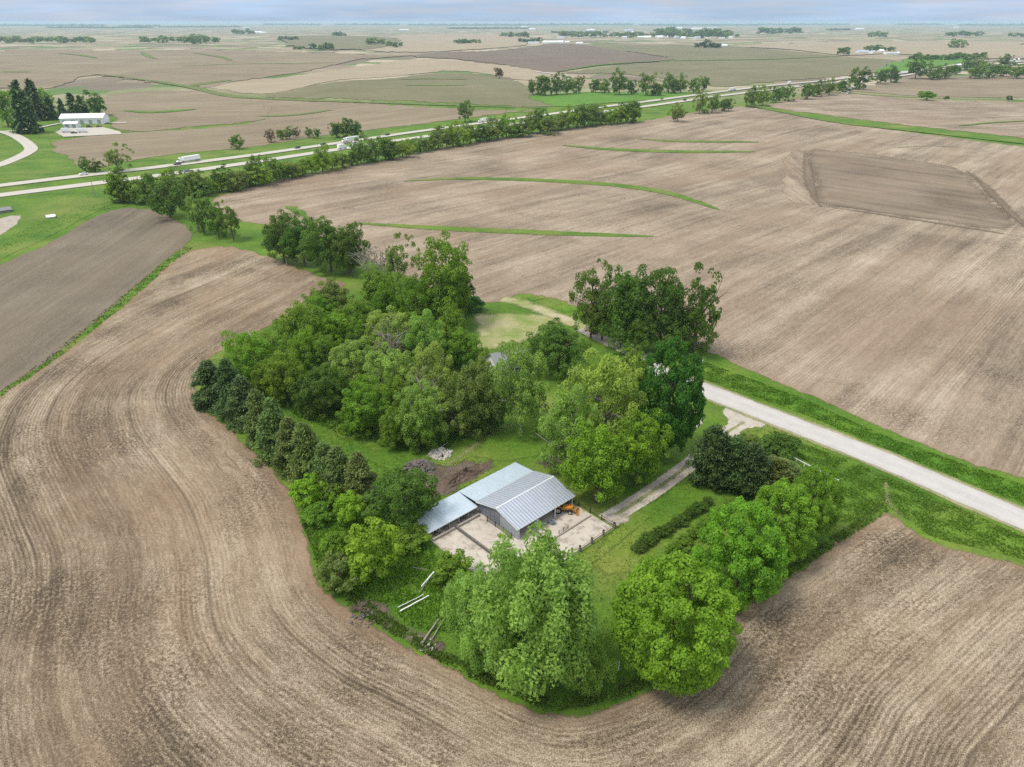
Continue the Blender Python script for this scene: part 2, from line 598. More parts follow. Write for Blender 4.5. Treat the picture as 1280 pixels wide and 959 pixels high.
def ribbon(name, px, width, mat, layer, label, cat='road', world=False, jit=0.0, taper=False, off=0.0):
    """a strip of given width in metres along a line on the land"""
    layer = layer_of(layer)
    line = [np.array(G(p[0], p[1]).xy) for p in px] if not world else [np.array(p, float) for p in px]
    pts = []
    for i in range(len(line)):
        pts.append(line[i])
    L = np.linalg.norm(pts[-1] - pts[0])
    cur = catmull([tuple(p) for p in pts], max(2.5, min(12, L / 150)), False)
    cur = np.array(cur)
    T = np.gradient(cur, axis=0)
    T /= np.linalg.norm(T, axis=1)[:, None]
    N = np.stack([-T[:, 1], T[:, 0]], 1)
    n = len(cur)
    me = bpy.data.meshes.new(name)
    K = 5
    v, f, rc = [], [], []
    for i in range(n):
        w = width * (math.sin(math.pi * min(1, max(.02, i / (n - 1)))) ** .5 if taper else 1)
        for k in range(K):
            s_ = (k / (K - 1) - .5) * w + off
            if k in (0, K - 1) and jit:
                s_ += random.uniform(-jit, jit)
            p = cur[i] + N[i] * s_
            v.append((p[0], p[1], H(*p) + lift(p[0], p[1], layer)))
            rc += [s_, 0, w / 2 - abs(s_ - off)]
    for i in range(n - 1):
        for k in range(K - 1):
            f.append((i * K + k, (i + 1) * K + k, (i + 1) * K + k + 1, i * K + k + 1))
    me.from_pydata(v, [], f)
    at = me.attributes.new('rowc', 'FLOAT_VECTOR', 'POINT')
    at.data.foreach_set('vector', np.array(rc, np.float32))
    me.materials.append(mat)
    bm = bmesh.new(); bm.from_mesh(me)
    for q in bm.faces:
        if q.normal.z < 0:
            q.normal_flip()
    bm.to_mesh(me); bm.free()
    o = link(name, me)
    tag(o, label, cat, None, 'structure')
    return o


# ground: one sheet to the horizon
def build_ground():
    az = []
    a = -180.0
    while a < 180:
        az.append(math.radians(a)); a += .75 if -48 <= a < 48 else 4
    rings = [8.0]
    while rings[-1] < 34000:
        rings.append(rings[-1] * (1.028 if rings[-1] < 3000 else 1.12))
    v = [(0, 0, 0)]
    for r in rings:
        for t in az:
            x, y = r * math.sin(t), r * math.cos(t)
            v.append((x, y, H(x, y)))
    n = len(az)
    f = [(0, 1 + (j + 1) % n, 1 + j) for j in range(n)]
    for i in range(len(rings) - 1):
        for j in range(n):
            k = (j + 1) % n
            f.append((1 + i * n + j, 1 + i * n + k, 1 + (i + 1) * n + k, 1 + (i + 1) * n + j))
    me = bpy.data.meshes.new('ground')
    me.from_pydata(v, [], f)
    me.materials.append(M['ground'])
    bm = bmesh.new(); bm.from_mesh(me)
    for q in bm.faces:
        if q.normal.z < 0:
            q.normal_flip()
        q.smooth = True
    bm.to_mesh(me); bm.free()
    tag(link('ground', me), 'green grassland and farmland reaching the hazy horizon', 'ground', None, 'structure')


build_ground()

# --- near field wrapping the farmstead: its rows follow the farm boundary
guide_px = [(520, 300), (432, 353), (330, 410), (262, 462), (256, 500), (300, 548), (345, 595), (380, 660), (405, 735), (470, 790), (560, 832), (640, 872), (700, 892), (760, 882), (815, 858), (870, 815), (925, 758), (1000, 708), (1060, 668), (1112, 637), (1180, 596)]
gl = np.array([G(*p).xy for p in guide_px])
gl = np.array(catmull([tuple(p) for p in gl], 2.0, False))


def guide_rows(V):
    d = seg_dist(V, gl[:-1], gl[1:])
    return d


near_px = [(-3, 497), (60, 455), (150, 386), (215, 328), (242, 312), (290, 309), (330, 319), (375, 336), (415, 350), (434, 355), (402, 378), (350, 402), (300, 428), (262, 450), (246, 487), (262, 512), (300, 547), (335, 577), (362, 611), (378, 650), (390, 690), (397, 722), (415, 742), (445, 764), (480, 787), (520, 812), (560, 830), (600, 853), (640, 874), (690, 890), (735, 889), (775, 874), (810, 860), (850, 838), (885, 800), (920, 762), (960, 736), (1000, 710), (1050, 670), (1095, 646), (1112, 637), (1132, 655), (1165, 675), (1220, 691), (1282, 706), (1420, 745), (1900, 880), (1900, 1500), (640, 1600), (-700, 1500), (-700, 900), (-200, 640)]
sheet('field', near_px, M['soil_near'], 1, 'tilled straw-covered field wrapping round the farmstead in curved rows', 'field', guide_rows, .35)
left_px = [(-3, 332), (60, 304), (100, 281), (130, 266), (165, 260), (200, 266), (228, 279), (240, 293), (233, 306), (208, 325), (144, 382), (63, 450), (-3, 494), (-160, 610), (-420, 700), (-420, 520)]
g0, g1 = G(0, 492), G(215, 325)
sheet('field', left_px, M['soil_left'], 1, 'greyish planted field on the left with straight rows', 'field', along(g1.x - g0.x, g1.y - g0.y), .3)
wide_px = [(268, 247), (300, 238), (340, 227), (400, 215), (470, 202), (560, 184), (650, 169), (740, 157), (800, 152), (850, 143), (880, 138), (935, 134), (1030, 151), (1150, 167), (1282, 184), (1500, 214), (1900, 290), (1900, 780), (1282, 601), (1200, 576), (1100, 535), (1000, 490), (940, 466), (893, 443), (800, 415), (740, 396), (700, 376), (672, 370), (648, 369), (625, 379), (600, 379), (560, 372), (500, 345), (440, 312), (400, 296), (330, 280), (300, 276), (270, 262)]
hw = (.68, .73)
sheet('field', wide_px, M['soil_wide'], 1, 'wide tilled field between the farm road and the highway trees', 'field', along(*hw), .4)
dark_px = [(1005, 189), (1050, 188), (1110, 195), (1180, 205), (1206, 212), (1225, 226), (1250, 252), (1278, 281), (1255, 290), (1160, 276), (1060, 263), (1022, 257), (1012, 230)]
sheet('field', dark_px, M['soil_dark'], 2, 'darker freshly turned patch inside the wide tilled field', 'field', along(.65, -.75), .6)
sheet('field', [(985, 192), (1004, 189), (1011, 230), (1020, 256), (985, 250), (978, 222)], M['soil_wide'], 2, 'narrow strip beside the darker turned patch', 'field', along(.1, 1), .6)
for pts_, w_, l_ in [([(1007, 190), (1010, 215), (1015, 240), (1026, 260)], 9, 'dark furrow at the left edge of the turned patch'), ([(1022, 257), (1090, 267), (1170, 279), (1300, 300)], 6, 'dark furrow under the turned patch'), ([(1205, 212), (1225, 227), (1250, 253), (1290, 292)], 8, 'dark furrow down the right side of the turned patch'),
                      ]:
    ribbon('furrow', pts_, w_, M['furrow'], 4, l_, 'furrow', False, w_ * .1, True)
up_px = [(960, 133), (1000, 122), (1060, 117), (1150, 125), (1282, 128), (1700, 140), (1700, 236), (1500, 206), (1282, 174), (1150, 159), (1030, 144)]
sheet('field', up_px, M['soil_wide'], 1, 'tilled field beyond the diagonal grass strip on the right', 'field', along(1, .25), .6)
top_px = [(1010, 119), (1060, 111), (1100, 105), (1180, 96), (1282, 94), (1600, 98), (1700, 134), (1282, 123.5), (1150, 121), (1060, 115)]
sheet('field', top_px, M['soil_mid'], 1, 'low hill field below the right highway trees', 'field', along(1, .25), .6)
six_px = [(62, 181), (100, 172), (160, 166), (260, 160), (330, 150), (330, 136), (290, 122), (400, 127), (500, 132), (600, 137), (682, 139), (640, 141), (570, 150), (480, 161), (400, 171), (330, 182), (290, 187), (220, 193), (150, 204), (118, 211), (100, 207)]
sheet('field', six_px, M['soil_mid'], 1, 'tilled field along the far side of the highway', 'field', along(*hw), .6)
seven_px = [(-5, 103), (-5, 55), (120, 51), (260, 52), (380, 62), (430, 66), (460, 72), (430, 82), (330, 90), (250, 106), (200, 102), (115, 93), (160, 97), (225, 106), (262, 112), (205, 120), (170, 135), (150, 150), (140, 140), (60, 125)]
sheet('field', [(-5, 108), (-5, 66), (120, 64), (260, 63), (380, 66), (440, 68), (520, 70), (450, 75), (380, 90), (290, 103), (262, 110), (200, 104), (115, 95), (60, 112)], M['soil_mid'], 2, 'broad far field above the left farm buildings', 'field', along(1, .2), .8)
sheet('field', [(130, 122), (180, 115), (262, 114), (300, 122), (340, 136), (330, 150), (250, 158), (160, 165), (140, 150)], M['soil_mid'], 2, 'far field right of the white farm buildings', 'field', along(1, .2), .8)
sheet('field', [(260, 108), (330, 100), (440, 85), (520, 74), (580, 77), (640, 83), (700, 91), (740, 97), (660, 101), (600, 92), (560, 89), (480, 97), (420, 101), (330, 118)], M['soil_pale'], 2, 'pale straw-coloured far field shaped like a wedge', 'field', along(1, .15), .6)
sheet('field', [(330, 121), (420, 103), (480, 99), (560, 91), (600, 94), (650, 103), (665, 112), (690, 126), (720, 132), (660, 134), (560, 129), (430, 124)], M['soil_green'], 2, 'dull green-brown far field behind the lone tree', 'field', along(1, .2), .6)
sheet('field', [(515, 71), (560, 66), (620, 64), (672, 58), (705, 55), (760, 62), (800, 68), (842, 75), (790, 79), (730, 85), (690, 91), (640, 83), (580, 76)], M['soil_brown'], 3, 'dark brown far field shaped like a lens', 'field', along(1, .15), .6)
sheet('field', [(715, 57), (780, 56), (900, 58), (980, 64), (1060, 72), (1120, 76), (1130, 84), (1060, 95), (960, 103), (900, 109), (840, 100), (760, 92), (705, 92), (760, 84), (842, 76), (800, 67)], M['soil_green'], 2, 'broad dull green field beyond the woodlot', 'field', along(1, .2), .6)
sheet('field', [(910, 58), (1050, 53), (1282, 54), (1282, 72), (1210, 74), (1120, 68), (1060, 70), (980, 62)], M['soil_pale'], 2, 'pale far field behind the right farmstead', 'field', along(1, .15), .6)
sheet('field', [(500, 45), (600, 43), (660, 50), (655, 57), (600, 62), (520, 66), (450, 62), (480, 52)], M['soil_pale'], 2, 'pale far field under the row of small trees', 'field', along(1, .1), .6)
sheet('field', [(350, 48), (420, 46), (500, 50), (480, 60), (420, 63), (360, 58)], M['soil_green'], 3, 'green far field with scattered trees at mid distance', 'field', along(1, .1), .6)
sheet('lawn', [(660, 121), (690, 118), (740, 115), (800, 116), (850, 116), (880, 119), (850, 123), (800, 127), (740, 131), (700, 134), (675, 128)], M['far_lawn'], 3, 'bright green lawn in front of the woodlot', 'lawn', None, .4)
sheet('lawn', [(1105, 84), (1140, 74), (1200, 74), (1215, 77), (1180, 84), (1130, 90), (1095, 92)], M['far_lawn'], 3, 'bright green lawn between the right highway trees', 'lawn', None, .4)
sheet('grass', [(0, 182), (30, 172), (60, 176), (85, 195), (118, 212), (60, 222), (0, 230), (-200, 250), (-200, 180)], M['strip'], 1, 'bright green grass by the curved side road', 'grass', None, .4)
sheet('grass', [(-5, 256), (60, 247), (135, 236), (190, 240), (165, 257), (128, 263), (95, 279), (55, 300), (-5, 328), (-120, 390), (-120, 270)], M['strip'], 1, 'bright green grass between highway and left field', 'grass', None, .4)
sheet('field', [(-5, 274), (14, 270), (27, 272), (22, 280), (-5, 297), (-60, 310), (-60, 280)], M['gravel'], 2, 'small gravel patch at the left edge', 'gravel', None, .3)


def waterway(px, w, label, mat='strip'):
    ribbon('grass_strip', px, w, M[mat], 4, label, 'grass strip', False, w * .14, True)


waterway([(505, 227), (560, 224), (620, 224), (700, 227), (780, 233), (840, 243), (900, 263)], 13, 'long curved grass strip in the wide field')
waterway([(440, 279), (520, 284), (600, 288), (700, 292), (820, 296)], 10, 'straight grass strip behind the farm trees')
sheet('grass_strip', [(357, 258), (370, 259), (385, 268), (392, 276), (378, 272), (366, 267)], M['strip'], 3, 'short broad grass wedge near the dark round trees', 'grass strip', None, .4)
waterway([(703, 182), (760, 187), (850, 190), (945, 190)], 12, 'thin grass strip near the highway trees')
waterway([(797, 174), (850, 177), (950, 178)], 9, 'upper thin grass strip near the highway trees')
waterway([(1108, 186), (1160, 183), (1210, 185)], 5, 'faint grass strip in the right of the wide field', 'faint')
waterway([(930, 132), (990, 143), (1050, 154), (1150, 165), (1290, 181), (1420, 197)], 12, 'long diagonal grass strip dividing the right fields')
waterway([(1198, 158), (1240, 154), (1300, 151)], 8, 'short dark grass strip on the right edge')
waterway([(1000, 117), (1060, 117.5), (1120, 121), (1200, 124), (1300, 126)], 7, 'fence-line grass strip with a round bush', 'verge')
waterway([(110, 93), (160, 98), (205, 104), (245, 111), (290, 121), (360, 125), (450, 128), (560, 132), (690, 136)], 20, 'grass waterway winding across the far fields', 'faint')
waterway([(235, 109), (262, 104), (290, 101)], 30, 'side branch of the winding far waterway', 'faint')
waterway([(155, 139), (190, 141), (245, 137)], 17, 'dark grass lens right of the white building', 'verge')
waterway([(320, 146), (370, 144), (415, 138)], 15, 'grass lens in the field beyond the highway', 'faint')
waterway([(500, 100), (540, 99), (585, 100)], 30, 'green lens in the dull green far field', 'faint')
waterway([(505, 107), (545, 107), (585, 107)], 26, 'lower green lens in the dull green far field', 'faint')
waterway([(240, 67), (275, 72), (290, 77)], 24, 'distant slanting grass waterway', 'faint')
waterway([(178, 66), (185, 71), (196, 75)], 24, 'distant short grass waterway', 'faint')
waterway([(72, 68), (100, 70), (122, 74)], 24, 'distant faint grass waterway', 'faint')
waterway([(700, 90), (760, 81), (842, 77), (960, 75), (1060, 71)], 20, 'field boundary line beyond the woodlot', 'verge')
waterway([(225, 84), (300, 81), (420, 79)], 14, 'thin dark boundary line across the far field', 'verge')
waterway([(0, 91), (40, 91)], 14, 'thin dark boundary line at the far left', 'verge')

# roads
road_px = [(760, 424), (800, 441), (871, 484), (877, 487), (1000, 531), (1098, 573), (1190, 612), (1282, 651)]
rp = [G(871, 484).xy, G(1098, 573).xy, G(1282, 651).xy]
dirr = (rp[2] - rp[0]).normalized()
road_world = [G(796, 444).xy, rp[0] - dirr * 14, rp[0], rp[1], rp[2], rp[2] + dirr * 120]
ribbon('road', [tuple(p) for p in road_world], 8.2, M['road'], 3, 'pale two-lane country road passing the farm', 'road', True, .12)
ribbon('road_shoulder', [tuple(p) for p in road_world], 10.6, M['worn'], 2, 'pale worn gravel shoulders of the country road', 'road shoulder', True, .5)
ribbon('farm_track', [tuple(G(800, 446).xy), tuple(G(775, 434).xy), tuple(G(755, 425).xy), tuple(G(728, 411).xy)], 6.4, M['gravel'], 4, 'narrow gravel continuation of the country road past the pole', 'track', True, .4)
ribbon('farm_track', [tuple(G(755, 425).xy), tuple(G(738, 416).xy), tuple(G(714, 403).xy), tuple(G(692, 394).xy), tuple(G(668, 385).xy), tuple(G(645, 377).xy), tuple(G(628, 374).xy)], 8, M['gravel_worn'], 3, 'gravel end of the road climbing to the field', 'track', True, .7)
up_line = [(-60, 240), (0, 232.5), (100, 220.5), (200, 209), (300, 196.5), (400, 182.5), (500, 168), (600, 154.5), (700, 141.5), (800, 128.5), (850, 122), (900, 115.5), (1000, 104.5), (1060, 98.5), (1130, 92), (1200, 85), (1300, 76)]
lo_line = [(-60, 252.5), (0, 244.5), (100, 232), (200, 219.5), (300, 205.5), (400, 190.5), (500, 175.5), (600, 161.5), (700, 147.8), (800, 134.3), (850, 127.5), (900, 120.5), (1000, 108.5), (1060, 102), (1130, 95), (1200, 87.5), (1300, 78)]
ribbon('highway', up_line, 11.5, M['highway'], 4, 'far carriageway of the divided concrete highway', 'highway')
ribbon('highway', lo_line, 11.5, M['highway'], 4, 'near carriageway of the divided concrete highway', 'highway')
ribbon('side_road', [(-60, 163), (0, 165.5), (18, 170), (33, 179), (39, 187), (30, 194), (12, 202), (-4, 208), (-80, 230)], 9.5, M['highway'], 4, 'curved pale side road at the left edge', 'road')
ribbon('side_road', [(5, 165), (30, 163), (50, 160), (75, 155)], 5, M['lot'], 5, 'pale drive leading to the white farm building', 'road')
ribbon('side_road', [(668, 90), (690, 93), (720, 97)], 9, M['lot'], 4, 'pale lane behind the woodlot', 'road')
ribbon('side_road', [(1055, 118), (1085, 96), (1115, 93), (1150, 88), (1210, 80), (1290, 73)], 10, M['lot'], 5, 'pale frontage lane among the right highway trees', 'road')
sheet('gravel_lot', [(70, 166), (78, 161), (130, 160), (150, 165), (154, 168), (100, 171), (80, 171.5)], M['lot'], 4, 'pale gravel lot round the white farm building', 'lot', None, .2, False)
ribbon('side_road', [(136, 154), (150, 154), (158, 154)], 8, M['lot'], 4, 'short pale apron beside the white farm building', 'road')

# farmyard surfaces
sheet('gravel_yard', [(562, 446), (590, 418), (590, 398), (584, 386), (615, 388), (650, 388), (672, 390), (700, 394), (715, 404), (690, 410), (668, 424), (640, 432), (610, 444), (590, 452)], M['gravel_worn'], 2, 'worn pale grass and gravel yard behind the house', 'yard', None, .8)
sheet('grass', [(652, 372), (690, 374), (740, 395), (778, 424), (762, 423), (738, 408), (714, 396), (692, 387), (668, 379)], M['verge'], 2, 'dark green verge between field and gravel track', 'grass', None, .5)
sheet('grass', [(878, 448), (940, 470), (1000, 495), (1100, 540), (1200, 580), (1284, 606), (1500, 690), (1500, 725), (1284, 634), (1190, 598), (1098, 559), (1000, 518), (880, 476)], M['verge'], 1, 'dark green ditch grass along the far road edge', 'grass', None, .4)
drive = [G(930, 528).xy, G(903, 545).xy, G(880, 566).xy, G(850, 590).xy, G(815, 615).xy, G(782, 636).xy, G(757, 651).xy]
drive = [tuple(p) for p in drive]
ribbon('driveway', drive, 4.6, M['worn'], 2, 'grassy crown of the farm driveway', 'driveway', True, .5)
ribbon('wheel_track', drive, 2.0, M['track'], 2.4, 'left gravel wheel track of the farm driveway', 'wheel track', True, .25, False, 1.25)
ribbon('wheel_track', drive, 2.0, M['track'], 2.4, 'right gravel wheel track of the farm driveway', 'wheel track', True, .25, False, -1.25)
sheet('driveway_apron', [(902, 545), (911, 530), (905, 514), (914, 506), (940, 514), (972, 529), (960, 533), (935, 536), (917, 550)], M['track'], 2.2, 'gravel apron where the driveway meets the road', 'driveway', None, .35)
sheet('dirt_patch', [(500, 590), (520, 580), (545, 576), (562, 580), (590, 573), (620, 574), (618, 588), (594, 604), (562, 621), (535, 626), (518, 614)], M['dirt'], 2, 'dark bare dirt patch beside the barn', 'dirt', None, .6)
sheet('dirt_patch', [(665, 572), (690, 566), (706, 575), (704, 590), (690, 592), (672, 582)], M['dirt'], 2, 'dirt under the brush pile behind the barn', 'dirt', None, .5)
sheet('dirt_patch', [(430, 742), (455, 736), (480, 748), (500, 775), (540, 790), (560, 800), (555, 826), (520, 812), (480, 788), (445, 765)], M['dirt'], 2, 'bare eroded dirt bank at the field corner', 'dirt', None, .5)
sheet('dirt_patch', [(752, 645), (775, 638), (790, 646), (775, 660), (762, 662)], M['gravel'], 4, 'muddy ground at the yard gate', 'dirt', None, .3)
ribbon('worn_track', [G(548, 590).xy[:], G(590, 560).xy[:], G(620, 540).xy[:], G(650, 528).xy[:]], 4.5, M['gravel_worn'], 3, 'worn grass track through the lawn behind the barn', 'track', True, .8, True)
ribbon('worn_track', [G(700, 735).xy[:], G(760, 690).xy[:], G(820, 640).xy[:], G(856, 605).xy[:]], 1.0, M['strip'], 3, 'faint wheel mark across the paddock beside the barn', 'track', True, .5, True)
ribbon('worn_track', [G(1108, 600).xy[:], G(1108, 615).xy[:], G(1113, 632).xy[:], G(1140, 656).xy[:]], 2.0, M['gravel_worn'], 3, 'bare eroded gully between road and field corner', 'track', True, .5, True)
ribbon('path', [G(866, 536).xy[:], G(876, 530).xy[:], G(878, 522).xy[:], G(870, 516).xy[:], G(855, 514).xy[:]], 1.3, M['lot'], 4, 'short white curved path beside the dark maple', 'path', True, .1)
sheet('lawn', [(770, 655), (830, 610), (880, 596), (925, 618), (905, 640), (850, 690), (800, 720), (750, 720), (735, 700)], M['lawn'], 1, 'mown paddock between barn and roadside maples', 'lawn', None, .6)
sheet('lawn', [(405, 520), (470, 552), (520, 560), (560, 540), (600, 510), (660, 520), (690, 560), (640, 580), (590, 575), (540, 590), (480, 590), (430, 560)], M['lawn'], 1, 'shaded lawn between the grove and the barn', 'lawn', None, .6)


# ------------------------------------------------------------------ foliage
def quads(name, C, U, V, tint, mat):
    """leaf quads centred at C with half-axes U, V"""
    n = len(C)
    P = np.empty((n, 4, 3), np.float32)
    P[:, 0] = C - U - V; P[:, 1] = C + U - V * .6; P[:, 2] = C + U * .8 + V; P[:, 3] = C - U * .6 + V * .8
    me = bpy.data.meshes.new(name)
    me.vertices.add(4 * n); me.loops.add(4 * n); me.polygons.add(n)
    me.vertices.foreach_set('co', P.ravel())
    me.loops.foreach_set('vertex_index', np.arange(4 * n, dtype=np.int32))
    me.polygons.foreach_set('loop_start', np.arange(0, 4 * n, 4, dtype=np.int32))
    me.polygons.foreach_set('loop_total', np.full(n, 4, np.int32))
    at = me.attributes.new('tint', 'FLOAT', 'POINT')
    at.data.foreach_set('value', np.repeat(np.clip(tint, 0, 1), 4).astype(np.float32))
    me.materials.append(mat)
    me.update(); me.validate()
    return me


def unit(a):
    return a / np.maximum(np.linalg.norm(a, axis=1), 1e-6)[:, None]


def frames(Nrm, rng, su, sv):
    r = unit(rng.normal(size=Nrm.shape))
    U = unit(np.cross(Nrm, r)); V = np.cross(Nrm, U)
    return U * su[:, None], V * sv[:, None]


def crown(seed, lobes=70, lr=(.17, .25), per=150, leaf=.05, gap=0.0, irr=.12, low=-.85, shell=(.55, .9), droop=0.0, tall=.86, inner=.12):
    """crown in unit space: lobes of leaves spread over an uneven ellipsoid"""
    rng = np.random.default_rng(seed)
    # uneven outline from a few bulges
    bd = unit(rng.normal(size=(9, 3))); bs = rng.uniform(-irr, irr * 1.1, 9)
    C, N, S, T = [], [], [], []
    k = 0
    gold = math.pi * (3 - 5 ** .5)
    for i in range(lobes):
        z = 1 - 2 * (i + .5) / lobes
        th = gold * i + rng.normal() * .25
        z = min(.98, max(-.98, z + rng.normal() * .07))
        if z < low:
            continue
        if gap and rng.random() < gap:
            continue
        dv = np.array([math.sqrt(1 - z * z) * math.cos(th), math.sqrt(1 - z * z) * math.sin(th), z])
        w = 1 + (bs * np.maximum(0, (bd @ dv) - .3) * 1.6).sum()
        rad = rng.uniform(*shell) if rng.random() < .8 else rng.uniform(.3, .6)
        lrad = rng.uniform(*lr)
        c = dv * rad * w
        m = int(per * (lrad / lr[1]) ** 2 * rng.uniform(.8, 1.2))
        q = unit(rng.normal(size=(m, 3)) + np.array([0, 0, .35]) + dv * .45)
        rr = lrad * (1 - inner * rng.random(m) ** 2 - .5 * (rng.random(m) < .18))
        squash = np.array([1.08, 1.08, tall])
        p = c + q * rr[:, None] * squash * rng.normal(1, .08, (m, 1))
        if droop:
            p[:, 2] -= droop * (np.linalg.norm(p[:, :2] , axis=1)) * rng.random(m) ** 1.5
        C.append(p)
        N.append(unit(q * .75 + np.array([0, 0, .35]) + rng.normal(size=(m, 3)) * .45))
        S.append(rng.uniform(.65, 1.25, m) * leaf)
        T.append(np.clip(rng.normal(.5, .16) + rng.normal(0, .16, m), 0, 1))
    return [np.concatenate(a) for a in (C, N, S, T)], rng


def crown_mesh(name, seed, mat='leaf', stretch=1.0, hang=False, **kw):
    (C, N, S, T), rng = crown(seed, **kw)
    if hang:   # long drooping strands
        down = unit(np.stack([rng.normal(0, .3, len(C)) + C[:, 0] * .35, rng.normal(0, .3, len(C)) + C[:, 1] * .35, -np.ones(len(C))], 1))
        U = unit(np.cross(down, rng.normal(size=C.shape))) * (S * .55)[:, None]
        return quads(name, C, U, down * (S * stretch)[:, None], T, M[mat])
    U, V = frames(N, rng, S, S * stretch)
    return quads(name, C, U, V, T, M[mat])


def conifer_mesh(name, seed, n=5200, leaf=.055, tiers=11, rag=.16, power=.85, bush=0.0):
    rng = np.random.default_rng(seed)
    C, U, V, T = [], [], [], []
    nb = tiers * 9
    for b in range(nb):
        t = (b + rng.random()) / nb            # 0 bottom, 1 top
        z0 = -1 + 2 * t
        rad = (1 - t) ** power * (1 + rng.normal() * rag) + .05
        if bush:
            rad = (max(0, 1 - abs(t - .35) ** 1.7 * 1.35)) * (1 + rng.normal() * rag) + .06
        th = rng.random() * 2 * math.pi
        d = np.array([math.cos(th), math.sin(th), 0])
        m = int(n / nb * (.35 + 1.1 * rad))
        s_ = rng.random(m) ** .6
        side = rng.normal(0, .10 + .06 * rad, m)
        p = d[None] * (s_ * rad)[:, None] + np.cross(d, [0, 0, 1])[None] * side[:, None]
        p[:, 2] = z0 + (.12 - .32 * s_) * rad * (0.5 if bush else 1) + rng.normal(0, .035, m)
        out = unit(d[None] * 1.0 + rng.normal(0, .35, (m, 3)) + np.array([0, 0, .15 if bush else -.1]))
        up = unit(np.cross(out, np.cross(np.array([[0, 0, 1.]]), out)) + rng.normal(0, .3, (m, 3)))
        lf = leaf * rng.uniform(.6, 1.3, m)
        C.append(p); V.append(out * (lf * 1.5)[:, None]); U.append(unit(np.cross(out, up)) * (lf * .7)[:, None])
        T.append(np.clip(rng.normal(.5, .2) + rng.normal(0, .15, m), 0, 1))
    return quads(name, np.concatenate(C), np.concatenate(U), np.concatenate(V), np.concatenate(T), M['needle'])


def trunk_mesh(name, seed, mat, r=.05, limbs=6, reach=.7, lean=.06, top=.55):
    rng = np.random.default_rng(seed)
    b = MB()
    px_, py_ = rng.normal(0, lean, 2)
    b.tube([(0, 0, -1.5), (0, 0, -1.0), (px_ * .5, py_ * .5, -.5), (px_, py_, 0), (px_ * 1.4, py_ * 1.4, top)], [r * 1.25, r, r * .8, r * .6, r * .15], 7)
    for i in range(limbs):
        th = 2 * math.pi * (i + rng.random() * .6) / limbs
        z0 = rng.uniform(-.75, .1)
        L = reach * rng.uniform(.7, 1.15)
        e = (math.cos(th) * L, math.sin(th) * L, min(.8, z0 + rng.uniform(.3, .75)))
        s0 = (px_ * (z0 + 1) * .8, py_ * (z0 + 1) * .8, z0)
        md = tuple(s0[k] * .5 + e[k] * .5 + (.06 if k == 2 else rng.normal(0, .04)) for k in range(3))
        b.tube([s0, md, e], [r * .5, r * .34, r * .1], 5)
        for j in range(2):
            e2 = tuple(md[k] + rng.normal(0, .22) + (.2 if k == 2 else 0) for k in range(3))
            b.tube([md, e2], [r * .26, r * .07], 4)
    return b.mesh(name, mat)


PROTO = {
    'maple': [crown_mesh('maple_crown', s, lobes=260, lr=(.085, .15), per=240, leaf=.0185, irr=.07, shell=(.78, .95)) for s in (1, 2, 3)],
    'broad': [crown_mesh('broad_crown', s, lobes=180, lr=(.10, .2), per=190, leaf=.023, irr=.28, gap=.1, shell=(.5, .97)) for s in (11, 12, 13, 14)],
    'willow': [crown_mesh('willow_crown', s, lobes=150, lr=(.12, .21), per=330, leaf=.016, irr=.3, gap=.05, droop=.14, stretch=1.7, shell=(.6, .98), tall=1.5) for s in (21, 22, 23)],
    'pale': [crown_mesh('pale_crown', s, lobes=200, lr=(.085, .17), per=190, leaf=.02, irr=.25, gap=.08, droop=.08, shell=(.5, .98)) for s in (31, 32, 33)],
    'sparse': [crown_mesh('sparse_crown', s, lobes=105, lr=(.08, .17), per=130, leaf=.026, irr=.35, gap=.16, low=-.75, shell=(.45, 1.0)) for s in (41, 42)],
    'bare': [crown_mesh('thin_crown', s, lobes=40, lr=(.07, .16), per=26, leaf=.025, irr=.3, gap=.3, low=-.6, shell=(.5, 1.0)) for s in (51,)],
    'bush': [crown_mesh('bush_crown', s, lobes=80, lr=(.13, .24), per=110, leaf=.045, irr=.2, low=-.6) for s in (61, 62, 63)],
    'spruce': [conifer_mesh('spruce_crown', s, 15000, .036, 15, .22, .55) for s in (71, 72, 73)],
    'cedar': [conifer_mesh('cedar_crown', s, 15000, .036, 15, .18, .8, bush=1) for s in (81, 82)],
    'hedge': [crown_mesh('hedgerow_crown', s, lobes=70, lr=(.13, .25), per=60, leaf=.052, irr=.35, gap=.12, low=-.95, shell=(.4, 1.0)) for s in (91, 92, 93, 94, 95)],
    'farspruce': [conifer_mesh('distant_spruce_crown', s, 900, .13, 9, .2, .6) for s in (101, 102)],
    'far': [crown_mesh('distant_crown', s, lobes=26, lr=(.22, .4), per=24, leaf=.14, irr=.35, gap=.15, low=-.8) for s in (111, 112, 113, 114)],
}
